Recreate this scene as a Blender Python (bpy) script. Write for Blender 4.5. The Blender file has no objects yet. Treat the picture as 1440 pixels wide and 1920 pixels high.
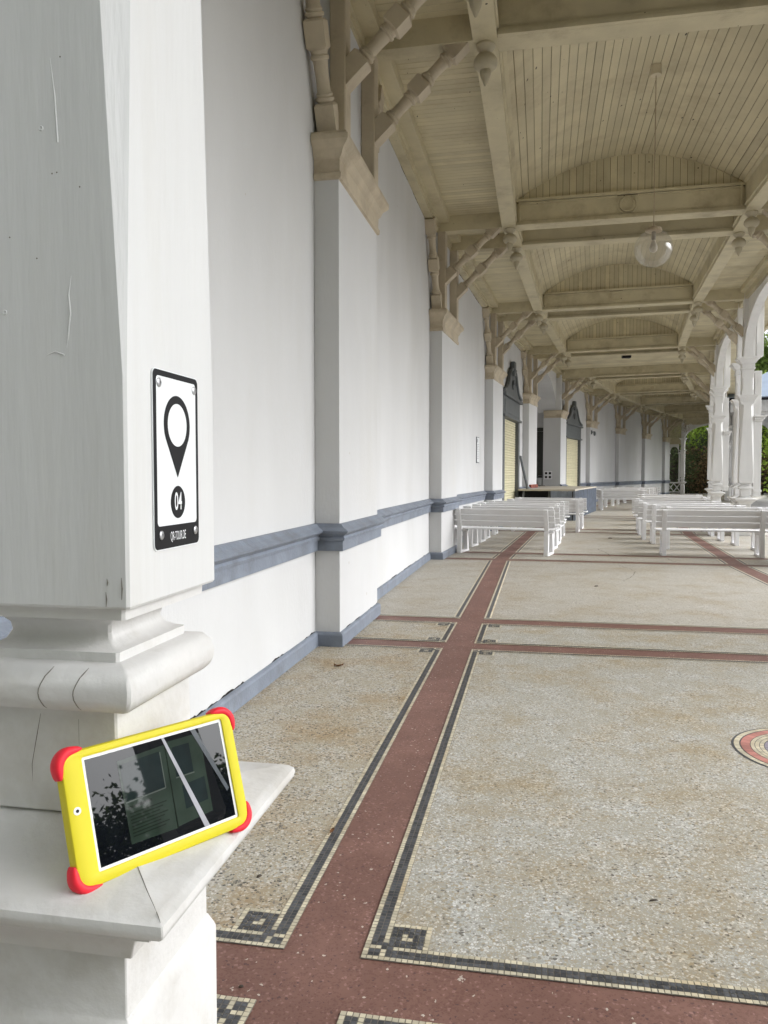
import bpy, bmesh, math, random
from mathutils import Vector, Matrix
random.seed(7)
PI = math.pi
R = math.radians
SC = bpy.context.scene
COL = SC.collection

# ------------------------------------------------------------------ camera, sky, sun, exposure
cam_d = bpy.data.cameras.new('camera')
cam = bpy.data.objects.new('camera', cam_d); COL.objects.link(cam)
cam.location = (0, 0, 1.4)
cam.rotation_euler = (R(90) - math.atan(70 / 1480.0), 0, 0)
cam_d.sensor_fit = 'VERTICAL'; cam_d.sensor_height = 36.0
cam_d.lens = 36.0 * 1480 / 1920
cam_d.clip_start = 0.05; cam_d.clip_end = 600
SC.camera = cam

SUN_EL, SUN_AZ = R(35), R(94)      # azimuth: clockwise from +Y
w = bpy.data.worlds.new('World'); SC.world = w; w.use_nodes = True
nt = w.node_tree
bg = nt.nodes['Background']; bg.inputs['Strength'].default_value = 0.15
sky = nt.nodes.new('ShaderNodeTexSky'); sky.sky_type = 'NISHITA'; sky.sun_disc = False
sky.sun_elevation = SUN_EL; sky.sun_rotation = SUN_AZ
sky.dust_density = 4.0; sky.air_density = 1.0; sky.ozone_density = 1.0
hs = nt.nodes.new('ShaderNodeHueSaturation'); hs.inputs['Saturation'].default_value = 0.12
nt.links.new(sky.outputs[0], hs.inputs['Color']); tint = nt.nodes.new('ShaderNodeMix'); tint.data_type = 'RGBA'; tint.blend_type = 'MULTIPLY'; tint.inputs[0].default_value = 1.0
tint.inputs[7].default_value = (0.975, 0.997, 1.03, 1); nt.links.new(hs.outputs[0], tint.inputs[6]); nt.links.new(tint.outputs[2], bg.inputs['Color'])
sd = bpy.data.lights.new('sun', 'SUN'); sd.energy = 0.3; sd.angle = R(48); sd.color = (1.0, 0.99, 0.98)
sun = bpy.data.objects.new('sun', sd); COL.objects.link(sun)
dv = Vector((math.sin(SUN_AZ) * math.cos(SUN_EL), math.cos(SUN_AZ) * math.cos(SUN_EL), math.sin(SUN_EL)))
sun.rotation_euler = dv.to_track_quat('Z', 'Y').to_euler()
SC.view_settings.view_transform = 'Standard'; SC.view_settings.look = 'None'
SC.view_settings.exposure = 1.25; SC.view_settings.gamma = 1.0
SC.view_settings.use_curve_mapping = False
SC.cycles.max_bounces = 10; SC.cycles.diffuse_bounces = 6; SC.cycles.transparent_max_bounces = 16
SC.cycles.use_denoising = True

# ------------------------------------------------------------------ the plan: a gently curving gallery
TH = [10.8, 11.2, 14.9, 17.6, 21.0, 24.0, 27.8, 30.0, 31.5]
LEN = [5.4, 6.72, 6.75, 6.9, 7.0, 7.2, 7.0, 7.0, 6.0]
NP_ = [Vector((-0.36 - 5.4 * math.sin(R(10.8)), 6.38 - 5.4 * math.cos(R(10.8))))]
NS = [0.0]
for a, l in zip(TH, LEN):
    NP_.append(NP_[-1] + Vector((math.sin(R(a)), math.cos(R(a)))) * l); NS.append(NS[-1] + l)
NM = []
for i in range(len(NP_)):
    a0 = R(TH[max(i - 1, 0)]); a1 = R(TH[min(i, len(TH) - 1)])
    b = (a0 + a1) / 2
    NM.append(Vector((math.cos(b), -math.sin(b))) / math.cos((a1 - a0) / 2))
def bay(S):
    for i in range(len(TH) - 1, -1, -1):
        if S >= NS[i] - 1e-6: return i
    return 0
def W(S, o, z=0.0):
    i = bay(S)
    if S < 0:
        t = R(TH[0]); p = NP_[0] + Vector((math.sin(t), math.cos(t))) * S + Vector((math.cos(t), -math.sin(t))) * o
    elif S > NS[-1]:
        t = R(TH[-1]); p = NP_[-1] + Vector((math.sin(t), math.cos(t))) * (S - NS[-1]) + Vector((math.cos(t), -math.sin(t))) * o
    else:
        k = (S - NS[i]) / LEN[i]
        p = (NP_[i] + NM[i] * o).lerp(NP_[i + 1] + NM[i + 1] * o, k)
    return (p.x, p.y, z)
def ang(S): return -R(TH[bay(S)])
def cuts(a, b): return [a] + [s for s in NS if a + 0.01 < s < b - 0.01] + [b]

# ------------------------------------------------------------------ mesh helpers
class MB:
    def __init__(s): s.V = []; s.F = []; s.M = []
    def add(s, vs, fs, mi=0):
        n = len(s.V); s.V += [tuple(v) for v in vs]
        for f in fs: s.F.append([n + k for k in f]); s.M.append(mi)
    def quad(s, a, b, c, d, mi=0): s.add([a, b, c, d], [(0, 1, 2, 3)], mi)
    def loft(s, rings, mi=0, closed=True, cap0=True, cap1=True):
        n = len(rings[0]); vs = [p for r in rings for p in r]; fs = []
        for k in range(len(rings) - 1):
            for j in range(n if closed else n - 1):
                a = k * n + j; b = k * n + (j + 1) % n
                fs.append((a, b, b + n, a + n))
        if closed and cap0: fs.append(tuple(reversed(range(n))))
        if closed and cap1: fs.append(tuple(range((len(rings) - 1) * n, len(rings) * n)))
        s.add(vs, fs, mi)
    def box(s, x0, x1, y0, y1, z0, z1, mi=0, f=None, ch=0.0):
        if ch:
            r = lambda e, z: [(x0 + a, y0 + b, z) for a, b in ()]
            def ring(e, z):
                c = ch
                return [(x0 + e + c, y0 + e, z), (x1 - e - c, y0 + e, z), (x1 - e, y0 + e + c, z), (x1 - e, y1 - e - c, z),
                        (x1 - e - c, y1 - e, z), (x0 + e + c, y1 - e, z), (x0 + e, y1 - e - c, z), (x0 + e, y0 + e + c, z)]
            rings = [ring(ch, z0), ring(0, z0 + ch), ring(0, z1 - ch), ring(ch, z1)]
            if f: rings = [[f(*p) for p in q] for q in rings]
            s.loft(rings, mi); return
        vs = [(x, y, z) for z in (z0, z1) for y in (y0, y1) for x in (x0, x1)]
        if f: vs = [f(*v) for v in vs]
        s.add(vs, [(0, 2, 3, 1), (4, 5, 7, 6), (0, 1, 5, 4), (2, 6, 7, 3), (0, 4, 6, 2), (1, 3, 7, 5)], mi)
    def wbox(s, S0, S1, o0, o1, z0, z1, mi=0):
        rings = [[W(S, o0, z0), W(S, o1, z0), W(S, o1, z1), W(S, o0, z1)] for S in cuts(S0, S1)]
        s.loft(rings, mi)
    def wprof(s, S0, S1, prof, mi=0):          # closed profile in (o,z) swept along the gallery
        s.loft([[W(S, o, z) for o, z in prof] for S in cuts(S0, S1)], mi)
    def tube(s, pts, r, n=8, mi=0):
        pts = [Vector(p) for p in pts]; rings = []
        for k, p in enumerate(pts):
            d = (pts[min(k + 1, len(pts) - 1)] - pts[max(k - 1, 0)]).normalized()
            u = d.orthogonal().normalized() if k == 0 else (u - d * u.dot(d)).normalized()
            v = d.cross(u); rr = r[k] if isinstance(r, (list, tuple)) else r
            rings.append([p + (u * math.cos(2 * PI * j / n) + v * math.sin(2 * PI * j / n)) * rr for j in range(n)])
        s.loft(rings, mi)
    def lathe(s, prof, n=24, c=(0, 0, 0), mi=0):
        s.loft([[(c[0] + r * math.cos(2 * PI * j / n), c[1] + r * math.sin(2 * PI * j / n), c[2] + z) for j in range(n)] for r, z in prof], mi)
    def stack(s, prof, mi=0, c=(0, 0), ch=0.003):  # rectangles with chamfered corners: (hx, hy, z[, chamfer])
        rings = []
        for p in prof:
            hx, hy, z = p[:3]; k = p[3] if len(p) > 3 else ch
            rings.append([(c[0] + a, c[1] + b, z) for a, b in
                          ((-hx + k, -hy), (hx - k, -hy), (hx, -hy + k), (hx, hy - k), (hx - k, hy), (-hx + k, hy), (-hx, hy - k), (-hx, -hy + k))])
        s.loft(rings, mi)
    def build(s, name, mats, parent=None, loc=None, smooth=None, bevel=0, rel=False):
        me = bpy.data.meshes.new(name)
        V = s.V
        if rel and parent is not None:
            inv = parent.matrix_basis.inverted(); V = [tuple(inv @ Vector(v)) for v in V]
        me.from_pydata(V, [], s.F)
        if not isinstance(mats, (list, tuple)): mats = [mats]
        for m in mats: me.materials.append(m)
        me.polygons.foreach_set('material_index', s.M)
        if bevel:
            bm = bmesh.new(); bm.from_mesh(me)
            bmesh.ops.remove_doubles(bm, verts=bm.verts, dist=1e-6)
            es = [e for e in bm.edges if len(e.link_faces) == 2 and e.calc_face_angle(0) > R(40)]
            bmesh.ops.bevel(bm, geom=es, offset=bevel, segments=2, profile=0.6, affect='EDGES', clamp_overlap=True)
            bm.to_mesh(me); bm.free()
        if smooth is not None:
            me.polygons.foreach_set('use_smooth', [True] * len(me.polygons))
            me.set_sharp_from_angle(angle=R(smooth))
        me.update()
        o = bpy.data.objects.new(name, me); COL.objects.link(o)
        if parent is not None: o.parent = parent
        if loc is not None: o.location = loc
        return o
def tag(o, label=None, cat=None, group=None, kind=None):
    if label: o['label'] = label
    if cat: o['category'] = cat
    if group: o['group'] = group
    if kind: o['kind'] = kind
    return o
def thing(name, label, cat, loc=(0, 0, 0), rz=0, group=None):
    o = bpy.data.objects.new(name, None); COL.objects.link(o)
    o.location = loc; o.rotation_euler = (0, 0, rz); o.empty_display_size = 0.2
    o.matrix_basis = Matrix.Translation(loc) @ Matrix.Rotation(rz, 4, 'Z')
    return tag(o, label, cat, group)
def inst(src, parent, M):               # a part sharing mesh data
    o = bpy.data.objects.new(src.name.split('.')[0], src.data); COL.objects.link(o)
    o.parent = parent; o.matrix_basis = M
    return o
KIDS = {}
def copy_tree(o, loc, rz, label, group=None):
    c = o.copy(); COL.objects.link(c); c.location = loc; c.rotation_euler = (0, 0, rz); c['label'] = label
    if group: c['group'] = group
    def rec(src, dst):
        for ch in src.children:
            d = ch.copy(); COL.objects.link(d); d.parent = dst; rec(ch, d)
    rec(o, c)
    return c

# ------------------------------------------------------------------ materials
def mat(name, base, rough=0.6, var=0.08, scale=3.0, bump=0.0, bscale=40.0, stretch=(1, 1, 1), island=0.0,
        dirt=None, dirt_amt=0.0, dscale=1.2, specks=None, spscale=30.0, spthr=0.06, spstretch=(1, 1, 1), spec=0.4):
    m = bpy.data.materials.new(name); m.use_nodes = True
    t = m.node_tree; N = t.nodes; L = t.links; b = N['Principled BSDF']
    b.inputs['Roughness'].default_value = rough; b.inputs['Specular IOR Level'].default_value = spec
    tc = N.new('ShaderNodeTexCoord')
    mp = N.new('ShaderNodeMapping'); mp.inputs['Scale'].default_value = stretch; L.new(tc.outputs['Object'], mp.inputs['Vector'])
    nz = N.new('ShaderNodeTexNoise'); nz.inputs['Scale'].default_value = scale; nz.inputs['Detail'].default_value = 5
    L.new(mp.outputs[0], nz.inputs['Vector'])
    rp = N.new('ShaderNodeMapRange'); rp.inputs[1].default_value = 0.3; rp.inputs[2].default_value = 0.7
    rp.inputs[3].default_value = 1 - var; rp.inputs[4].default_value = 1 + var
    L.new(nz.outputs['Fac'], rp.inputs[0])
    fac = rp.outputs[0]
    if island:
        g = N.new('ShaderNodeNewGeometry'); r2 = N.new('ShaderNodeMapRange')
        r2.inputs[3].default_value = 1 - island; r2.inputs[4].default_value = 1 + island
        L.new(g.outputs['Random Per Island'], r2.inputs[0])
        mu = N.new('ShaderNodeMath'); mu.operation = 'MULTIPLY'; L.new(fac, mu.inputs[0]); L.new(r2.outputs[0], mu.inputs[1]); fac = mu.outputs[0]
    vm = N.new('ShaderNodeVectorMath'); vm.operation = 'SCALE'; vm.inputs[0].default_value = base; L.new(fac, vm.inputs['Scale'])
    col = vm.outputs[0]
    if dirt:
        n2 = N.new('ShaderNodeTexNoise'); n2.inputs['Scale'].default_value = dscale; n2.inputs['Detail'].default_value = 8; n2.inputs['Roughness'].default_value = 0.65
        L.new(mp.outputs[0], n2.inputs['Vector'])
        r3 = N.new('ShaderNodeMapRange'); r3.inputs[1].default_value = 0.5; r3.inputs[2].default_value = 0.72; r3.inputs[4].default_value = dirt_amt
        L.new(n2.outputs['Fac'], r3.inputs[0])
        mx = N.new('ShaderNodeMix'); mx.data_type = 'RGBA'; L.new(r3.outputs[0], mx.inputs[0]); L.new(col, mx.inputs[6]); mx.inputs[7].default_value = (*dirt, 1)
        col = mx.outputs[2]
    if specks:
        m2 = N.new('ShaderNodeMapping'); m2.inputs['Scale'].default_value = spstretch; L.new(tc.outputs['Object'], m2.inputs['Vector'])
        vo = N.new('ShaderNodeTexVoronoi'); vo.inputs['Scale'].default_value = spscale; L.new(m2.outputs[0], vo.inputs['Vector'])
        n3 = N.new('ShaderNodeTexNoise'); n3.inputs['Scale'].default_value = spscale * 5; n3.inputs['Detail'].default_value = 6; n3.inputs['Roughness'].default_value = 0.8; L.new(m2.outputs[0], n3.inputs['Vector'])
        ad = N.new('ShaderNodeMath'); ad.operation = 'MULTIPLY'; L.new(vo.outputs['Distance'], ad.inputs[0]); L.new(n3.outputs['Fac'], ad.inputs[1])
        lt = N.new('ShaderNodeMath'); lt.operation = 'LESS_THAN'; L.new(ad.outputs[0], lt.inputs[0])
        sp = N.new('ShaderNodeSeparateColor'); L.new(vo.outputs['Color'], sp.inputs[0])
        pw = N.new('ShaderNodeMath'); pw.operation = 'POWER'; L.new(sp.outputs[0], pw.inputs[0]); pw.inputs[1].default_value = 6
        p2 = N.new('ShaderNodeMath'); p2.operation = 'MULTIPLY'; L.new(pw.outputs[0], p2.inputs[0]); p2.inputs[1].default_value = spthr
        L.new(p2.outputs[0], lt.inputs[1])
        mx = N.new('ShaderNodeMix'); mx.data_type = 'RGBA'; L.new(lt.outputs[0], mx.inputs[0]); L.new(col, mx.inputs[6]); mx.inputs[7].default_value = (*specks, 1)
        col = mx.outputs[2]
    L.new(col, b.inputs['Base Color'])
    if bump:
        nb = N.new('ShaderNodeTexNoise'); nb.inputs['Scale'].default_value = bscale; nb.inputs['Detail'].default_value = 6
        L.new(mp.outputs[0], nb.inputs['Vector'])
        bp = N.new('ShaderNodeBump'); bp.inputs['Strength'].default_value = bump; bp.inputs['Distance'].default_value = 0.01
        L.new(nb.outputs['Fac'], bp.inputs['Height']); L.new(bp.outputs[0], b.inputs['Normal'])
    return m
def terrazzo(name, chips, mortar, stain, stain_amt, scale=95, edge=0.06):
    m = bpy.data.materials.new(name); m.use_nodes = True
    t = m.node_tree; N = t.nodes; L = t.links; b = N['Principled BSDF']
    b.inputs['Roughness'].default_value = 0.55; b.inputs['Specular IOR Level'].default_value = 0.35
    tc = N.new('ShaderNodeTexCoord')
    nd = N.new('ShaderNodeTexNoise'); nd.inputs['Scale'].default_value = scale * 0.8; L.new(tc.outputs['Object'], nd.inputs['Vector'])
    av = N.new('ShaderNodeVectorMath'); av.operation = 'MULTIPLY_ADD'; L.new(nd.outputs['Color'], av.inputs[0])
    av.inputs[1].default_value = (0.012, 0.012, 0); L.new(tc.outputs['Object'], av.inputs[2])
    v = N.new('ShaderNodeTexVoronoi'); v.inputs['Scale'].default_value = scale; L.new(av.outputs[0], v.inputs['Vector'])
    v2 = N.new('ShaderNodeTexVoronoi'); v2.feature = 'DISTANCE_TO_EDGE'; v2.inputs['Scale'].default_value = scale; L.new(av.outputs[0], v2.inputs['Vector'])
    sc = N.new('ShaderNodeSeparateColor'); L.new(v.outputs['Color'], sc.inputs[0])
    cr = N.new('ShaderNodeValToRGB'); cr.color_ramp.interpolation = 'CONSTANT'
    el = cr.color_ramp.elements
    while len(el) > 1: el.remove(el[-1])
    acc = 0
    for k, (wgt, c) in enumerate(chips):
        e = el[0] if k == 0 else el.new(acc)
        e.position = acc; e.color = (*c, 1); acc += wgt
    L.new(sc.outputs[0], cr.inputs[0])
    ed = N.new('ShaderNodeMath'); ed.operation = 'LESS_THAN'; L.new(v2.outputs['Distance'], ed.inputs[0])
    # the mortar gets wider where the surface is worn
    nw = N.new('ShaderNodeTexNoise'); nw.inputs['Scale'].default_value = 6; nw.inputs['Detail'].default_value = 4; L.new(tc.outputs['Object'], nw.inputs['Vector'])
    wr = N.new('ShaderNodeMapRange'); wr.inputs[1].default_value = 0.35; wr.inputs[2].default_value = 0.7; wr.inputs[3].default_value = edge * 0.5; wr.inputs[4].default_value = edge * 3.2
    L.new(nw.outputs['Fac'], wr.inputs[0]); L.new(wr.outputs[0], ed.inputs[1])
    mx = N.new('ShaderNodeMix'); mx.data_type = 'RGBA'; L.new(ed.outputs[0], mx.inputs[0]); L.new(cr.outputs[0], mx.inputs[6]); mx.inputs[7].default_value = (*mortar, 1)
    ns = N.new('ShaderNodeTexNoise'); ns.inputs['Scale'].default_value = 1.6; ns.inputs['Detail'].default_value = 9; ns.inputs['Roughness'].default_value = 0.7; L.new(tc.outputs['Object'], ns.inputs['Vector'])
    rs = N.new('ShaderNodeMapRange'); rs.inputs[1].default_value = 0.46; rs.inputs[2].default_value = 0.74; rs.inputs[4].default_value = stain_amt; L.new(ns.outputs['Fac'], rs.inputs[0])
    mx2 = N.new('ShaderNodeMix'); mx2.data_type = 'RGBA'; mx2.blend_type = 'MULTIPLY'; L.new(rs.outputs[0], mx2.inputs[0]); L.new(mx.outputs[2], mx2.inputs[6]); mx2.inputs[7].default_value = (*stain, 1)
    L.new(mx2.outputs[2], b.inputs['Base Color'])
    bp = N.new('ShaderNodeBump'); bp.inputs['Strength'].default_value = 0.12; bp.inputs['Distance'].default_value = 0.004
    L.new(v2.outputs['Distance'], bp.inputs['Height']); L.new(bp.outputs[0], b.inputs['Normal'])
    return m

M_POST = mat('white_post_paint', (0.64, 0.64, 0.635), 0.45, 0.03, 1.2, 0.16, 7.0, (9, 9, 0.9), dirt=(0.45, 0.42, 0.36), dirt_amt=0.3, dscale=0.55, specks=(0.16, 0.15, 0.14), spscale=9, spthr=0.055)
M_BASE = mat('worn_white_paint', (0.63, 0.62, 0.605), 0.55, 0.06, 6.0, 0.3, 30.0, dirt=(0.33, 0.29, 0.22), dirt_amt=0.5, dscale=3.5)
M_COLUMN = mat('white_column_paint', (0.76, 0.75, 0.73), 0.5, 0.04, 2.0, 0.15, 12.0, (4, 4, 0.6), dirt=(0.5, 0.47, 0.42), dirt_amt=0.3, dscale=1.2)
M_PLASTER = mat('white_plaster', (0.595, 0.597, 0.60), 0.85, 0.04, 1.3, 0.3, 45.0, (1, 1, 0.4), dirt=(0.52, 0.51, 0.48), dirt_amt=0.4, dscale=0.7, spec=0.2, specks=(0.5, 0.48, 0.45), spscale=4, spthr=0.03)
M_BLUE = mat('grey_blue_paint', (0.20, 0.228, 0.278), 0.5, 0.14, 5.0, 0.3, 50.0, dirt=(0.12, 0.12, 0.125), dirt_amt=0.55, dscale=4.0)
M_TIMBER = mat('cream_timber', (0.55, 0.49, 0.33), 0.55, 0.09, 2.5, 0.25, 40.0, dirt=(0.22, 0.17, 0.10), dirt_amt=0.55, dscale=1.6, specks=(0.05, 0.04, 0.03), spscale=7, spthr=0.05)
M_BOARD = mat('cream_boards', (0.57, 0.51, 0.345), 0.55, 0.08, 2.0, 0.2, 40.0, island=0.10, dirt=(0.30, 0.235, 0.14), dirt_amt=0.5, dscale=1.3, specks=(0.05, 0.04, 0.03), spscale=4.5, spthr=0.075, spstretch=(3.2, 1, 3.2))
M_TURN = mat('cream_turned_wood', (0.46, 0.41, 0.295), 0.55, 0.08, 4.0, 0.15, 40.0)
M_CAPITAL = mat('brown_cream_timber', (0.51, 0.44, 0.33), 0.55, 0.12, 4.0, 0.25, 40.0, (1, 1, 1), dirt=(0.22, 0.16, 0.10), dirt_amt=0.6, dscale=2.2)
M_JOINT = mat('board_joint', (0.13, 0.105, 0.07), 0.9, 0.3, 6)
M_CRACK = mat('crack_shade', (0.17, 0.155, 0.13), 0.9, 0.2, 30)
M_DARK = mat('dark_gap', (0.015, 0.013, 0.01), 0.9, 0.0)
M_BENCH = mat('white_bench_paint', (0.80, 0.80, 0.81), 0.42, 0.03, 3.0, 0.06, 60.0, island=0.04)
M_STEEL = mat('screw_steel', (0.45, 0.45, 0.46), 0.35, 0.1, 40)
M_STEEL.node_tree.nodes['Principled BSDF'].inputs['Metallic'].default_value = 0.8
M_BLACK = mat('black_print', (0.010, 0.010, 0.012), 0.5, 0.1, 30, spec=0.2)
M_SIGNW = mat('white_print', (0.78, 0.80, 0.81), 0.35, 0.01, 4)
M_YELLOW = mat('yellow_silicone', (0.67, 0.575, 0.02), 0.5, 0.02, 20, spec=0.3)
M_RED = mat('red_silicone', (0.80, 0.022, 0.04), 0.5, 0.03, 20, spec=0.3)
M_BEZEL = mat('white_bezel', (0.78, 0.78, 0.78), 0.3, 0.0)
M_SHUT = mat('cream_shutter', (0.64, 0.60, 0.42), 0.5, 0.06, 4, island=0.05)
M_WINFR = mat('dark_grey_paint', (0.115, 0.125, 0.13), 0.5, 0.1, 6, 0.1, 50)
M_DOOR = mat('dark_green_door', (0.045, 0.048, 0.038), 0.5, 0.1, 4)
M_ROOF = mat('slate_roof', (0.16, 0.18, 0.22), 0.6, 0.15, 6)
M_PALEROOF = mat('pale_blue_roof', (0.32, 0.38, 0.46), 0.5, 0.1, 3)
M_BARK = mat('bark', (0.08, 0.06, 0.045), 0.9, 0.3, 8, 0.6, 25)
M_LEAF = [mat('leaf_%d' % k, c, 0.6, 0.25, 0.6, island=0.45, spec=0.2) for k, c in enumerate([(0.43, 0.57, 0.11), (0.22, 0.30, 0.08), (0.24, 0.17, 0.09), (0.11, 0.14, 0.06)])]
for m_ in M_LEAF:
    t_ = m_.node_tree; b_ = t_.nodes['Principled BSDF']; o_ = t_.nodes['Material Output']
    tr_ = t_.nodes.new('ShaderNodeBsdfTranslucent'); mx_ = t_.nodes.new('ShaderNodeMixShader'); mx_.inputs[0].default_value = 0.5
    t_.links.new(b_.inputs['Base Color'].links[0].from_socket, tr_.inputs[0])
    t_.links.new(b_.outputs[0], mx_.inputs[1]); t_.links.new(tr_.outputs[0], mx_.inputs[2]); t_.links.new(mx_.outputs[0], o_.inputs['Surface'])
M_GROUND = mat('pale_gravel', (0.36, 0.35, 0.335), 0.9, 0.18, 1.5, 0.4, 80.0)
M_SOIL = mat('dark_bank_soil', (0.05, 0.038, 0.025), 0.95, 0.3, 1.2, 0.6, 12)
M_STONE = mat('plinth_stone', (0.42, 0.40, 0.36), 0.8, 0.12, 3, 0.2, 40)
M_REDFLOOR = terrazzo('red_terrazzo', [(0.5, (0.178, 0.092, 0.072)), (0.36, (0.146, 0.072, 0.056)), (0.09, (0.25, 0.14, 0.12)), (0.04, (0.10, 0.052, 0.046)), (0.01, (0.5, 0.44, 0.38))], (0.178, 0.093, 0.075), (1.6, 1.68, 1.7), 0.8, 130, 0.05)
CH_L = [(0.34, (0.47, 0.47, 0.445)), (0.24, (0.36, 0.36, 0.335)), (0.18, (0.62, 0.62, 0.60)), (0.12, (0.35, 0.305, 0.22)), (0.08, (0.25, 0.235, 0.205)), (0.04, (0.14, 0.13, 0.115))]
CH_D = [(0.30, (0.50, 0.48, 0.43)), (0.24, (0.38, 0.36, 0.31)), (0.10, (0.60, 0.58, 0.54)), (0.15, (0.36, 0.30, 0.21)), (0.12, (0.19, 0.18, 0.165)), (0.09, (0.075, 0.075, 0.072))]
CH_F = [(0.34, (0.46, 0.44, 0.395)), (0.26, (0.39, 0.37, 0.325)), (0.18, (0.53, 0.51, 0.47)), (0.14, (0.33, 0.295, 0.24)), (0.08, (0.19, 0.175, 0.15))]
M_TER_L = terrazzo('light_terrazzo', CH_L, (0.36, 0.335, 0.275), (0.82, 0.66, 0.42), 1.0, 118)
M_TER_D = terrazzo('speckled_terrazzo', CH_D, (0.37, 0.33, 0.25), (0.80, 0.60, 0.34), 1.0, 108)
M_TER_F = terrazzo('beige_terrazzo', CH_F, (0.38, 0.355, 0.305), (0.78, 0.67, 0.51), 0.9, 95)
M_TW = mat('cream_tessera', (0.57, 0.52, 0.39), 0.5, 0.06, 5, island=0.22, dirt=(0.42, 0.27, 0.1), dirt_amt=0.6, dscale=3)
M_TB = mat('black_tessera', (0.075, 0.077, 0.082), 0.5, 0.1, 5, island=0.4)
M_GROUT = mat('mosaic_grout', (0.22, 0.20, 0.17), 0.9, 0.1, 30)
M_TRED = mat('red_tessera', (0.44, 0.19, 0.16), 0.5, 0.2, 14, island=0.25)
M_TVIO = mat('violet_tessera', (0.28, 0.25, 0.30), 0.5, 0.1, 5, island=0.2)
M_TYEL = mat('ochre_tessera', (0.52, 0.44, 0.24), 0.5, 0.1, 5, island=0.2)

# ------------------------------------------------------------------ ground and floor
g = MB(); g.quad((-150, -120, -0.16), (170, -120, -0.16), (170, 200, -0.16), (-150, 200, -0.16))
tag(g.build('ground', M_GROUND), kind='structure')
CX0 = 1.255                          # at the near end the second line lies a little closer
CX = (0.20, 1.33)                    # the two cross lines of each pilaster
OL, OR_ = 0.95, 4.58                 # the two red stripes
HW = 0.115
f = MB()
f.wbox(-0.9, NS[-1] + 2.6, -0.3, 6.25, -0.16, 0.0, 0); f.wbox(-0.9, NS[-1] + 2.6, 6.251, 6.5, -0.16, 0.004, 1)
floor = f.build('floor', [M_REDFLOOR, M_STONE]); tag(floor, kind='structure')
pl = {0: MB(), 1: MB(), 2: MB()}
tess = MB(); TS = 0.0172
def pat(a, b):
    if a < 11 and b < 11:
        i, j = min(a, b), max(a, b)
        if i == 0: return 0
        if j <= 2: return 1
        if i <= 2: return 0 if j == 3 else 1
        if i == 3: return 1 if j <= 4 else 0
        if j == 10: return 0
        if i >= 6 and j <= 7: return 0 if i == 6 else 1
        if a == 7 and b == 7: return 0
        return 1
    i = min(a, b)
    return (0, 1, 1, 0)[i] if i < 4 else None
def panel(Sa, Sb, oa, ob, near, far, left, right, mi, fine):
    pl[mi].loft([[W(S, oa, 0.002), W(S, ob, 0.002)] for S in cuts(Sa, Sb)], 0, closed=False)
    BIG = 10 ** 6
    if fine:
        nS = round((Sb - Sa) / TS); no = round((ob - oa) / TS); hs_ = (Sb - Sa) / nS; ho = (ob - oa) / no
        def strip(s0, s1, o0, o1): tess.quad(W(s0, o0, .0028), W(s0, o1, .0028), W(s1, o1, .0028), W(s1, o0, .0028), 2)
        if near: strip(Sa, Sa + 4 * hs_, oa, ob)
        if far: strip(Sb - 4 * hs_, Sb, oa, ob)
        if left: strip(Sa + 4 * hs_, Sb - 4 * hs_, oa, oa + 4 * ho)
        if right: strip(Sa + 4 * hs_, Sb - 4 * hs_, ob - 4 * ho, ob)
        rn = random.random
        for i in range(nS):
            a = min(i if near else BIG, nS - 1 - i if far else BIG)
            for j in range(no):
                if a > 10 and 11 < j < no - 12: continue
                b = min(j if left else BIG, no - 1 - j if right else BIG)
                p = pat(a, b)
                if p is None: continue
                e = 0.0007; q = 0.0011
                s0 = Sa + i * hs_ + e + rn() * q; s1 = Sa + (i + 1) * hs_ - e - rn() * q
                o0 = oa + j * ho + e + rn() * q; o1 = oa + (j + 1) * ho - e - rn() * q
                k = lambda: (rn() - .5) * q
                z = .0042 + rn() * .0006
                tess.quad(W(s0 + k(), o0, z), W(s0 + k(), o1, z), W(s1 + k(), o1, z), W(s1 + k(), o0, z), p)
    else:
        for r0, r1, mm in ((0, 1, 0), (1, 3, 1), (3, 4, 0)):
            def st(s0, s1, o0, o1): tess.loft([[W(s, o0, .0035), W(s, o1, .0035)] for s in cuts(s0, s1)], mm, closed=False)
            if near: st(Sa + r0 * TS, Sa + r1 * TS, oa, ob)
            if far: st(Sb - r1 * TS, Sb - r0 * TS, oa, ob)
            if left: st(Sa + .07, Sb - .07, oa + r0 * TS, oa + r1 * TS)
            if right: st(Sa + .07, Sb - .07, ob - r1 * TS, ob - r0 * TS)
for i in range(len(NS)):
    # narrow panel inside the pair of cross lines, then the long panel to the next pilaster
    cb = CX0 if i == 0 else CX[1]
    spans = [(NS[i] + CX[0] + HW, NS[i] + cb - HW)]
    if i == 0: spans.append((-0.9, CX[0] - HW))
    if i < len(NS) - 1: spans.append((NS[i] + cb + HW, NS[i + 1] + CX[0] - HW))
    else: spans.append((NS[i] + CX[1] + HW, NS[i] + 2.6))
    for Sa, Sb in spans:
        fine = Sb < 9; fr = Sa > 6
        panel(Sa, Sb, 0.0 if Sb - Sa < 2 else -0.27, OL - HW, True, True, False, True, 2 if fr else 1, fine)
        panel(Sa, Sb, OL + HW, OR_ - HW, True, True, True, True, 2 if fr else 0, fine)
        panel(Sa, Sb, OR_ + HW, 6.25, True, True, True, False, 2 if fr else 0, fine and Sb < 3)
for k, m_ in ((0, M_TER_L), (1, M_TER_D), (2, M_TER_F)):
    pl[k].build('terrazzo_field', m_, floor)
tess.build('mosaic_border', [M_TW, M_TB, M_GROUT], floor)
md = MB(); mS, mo = 3.45, 2.96
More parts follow.
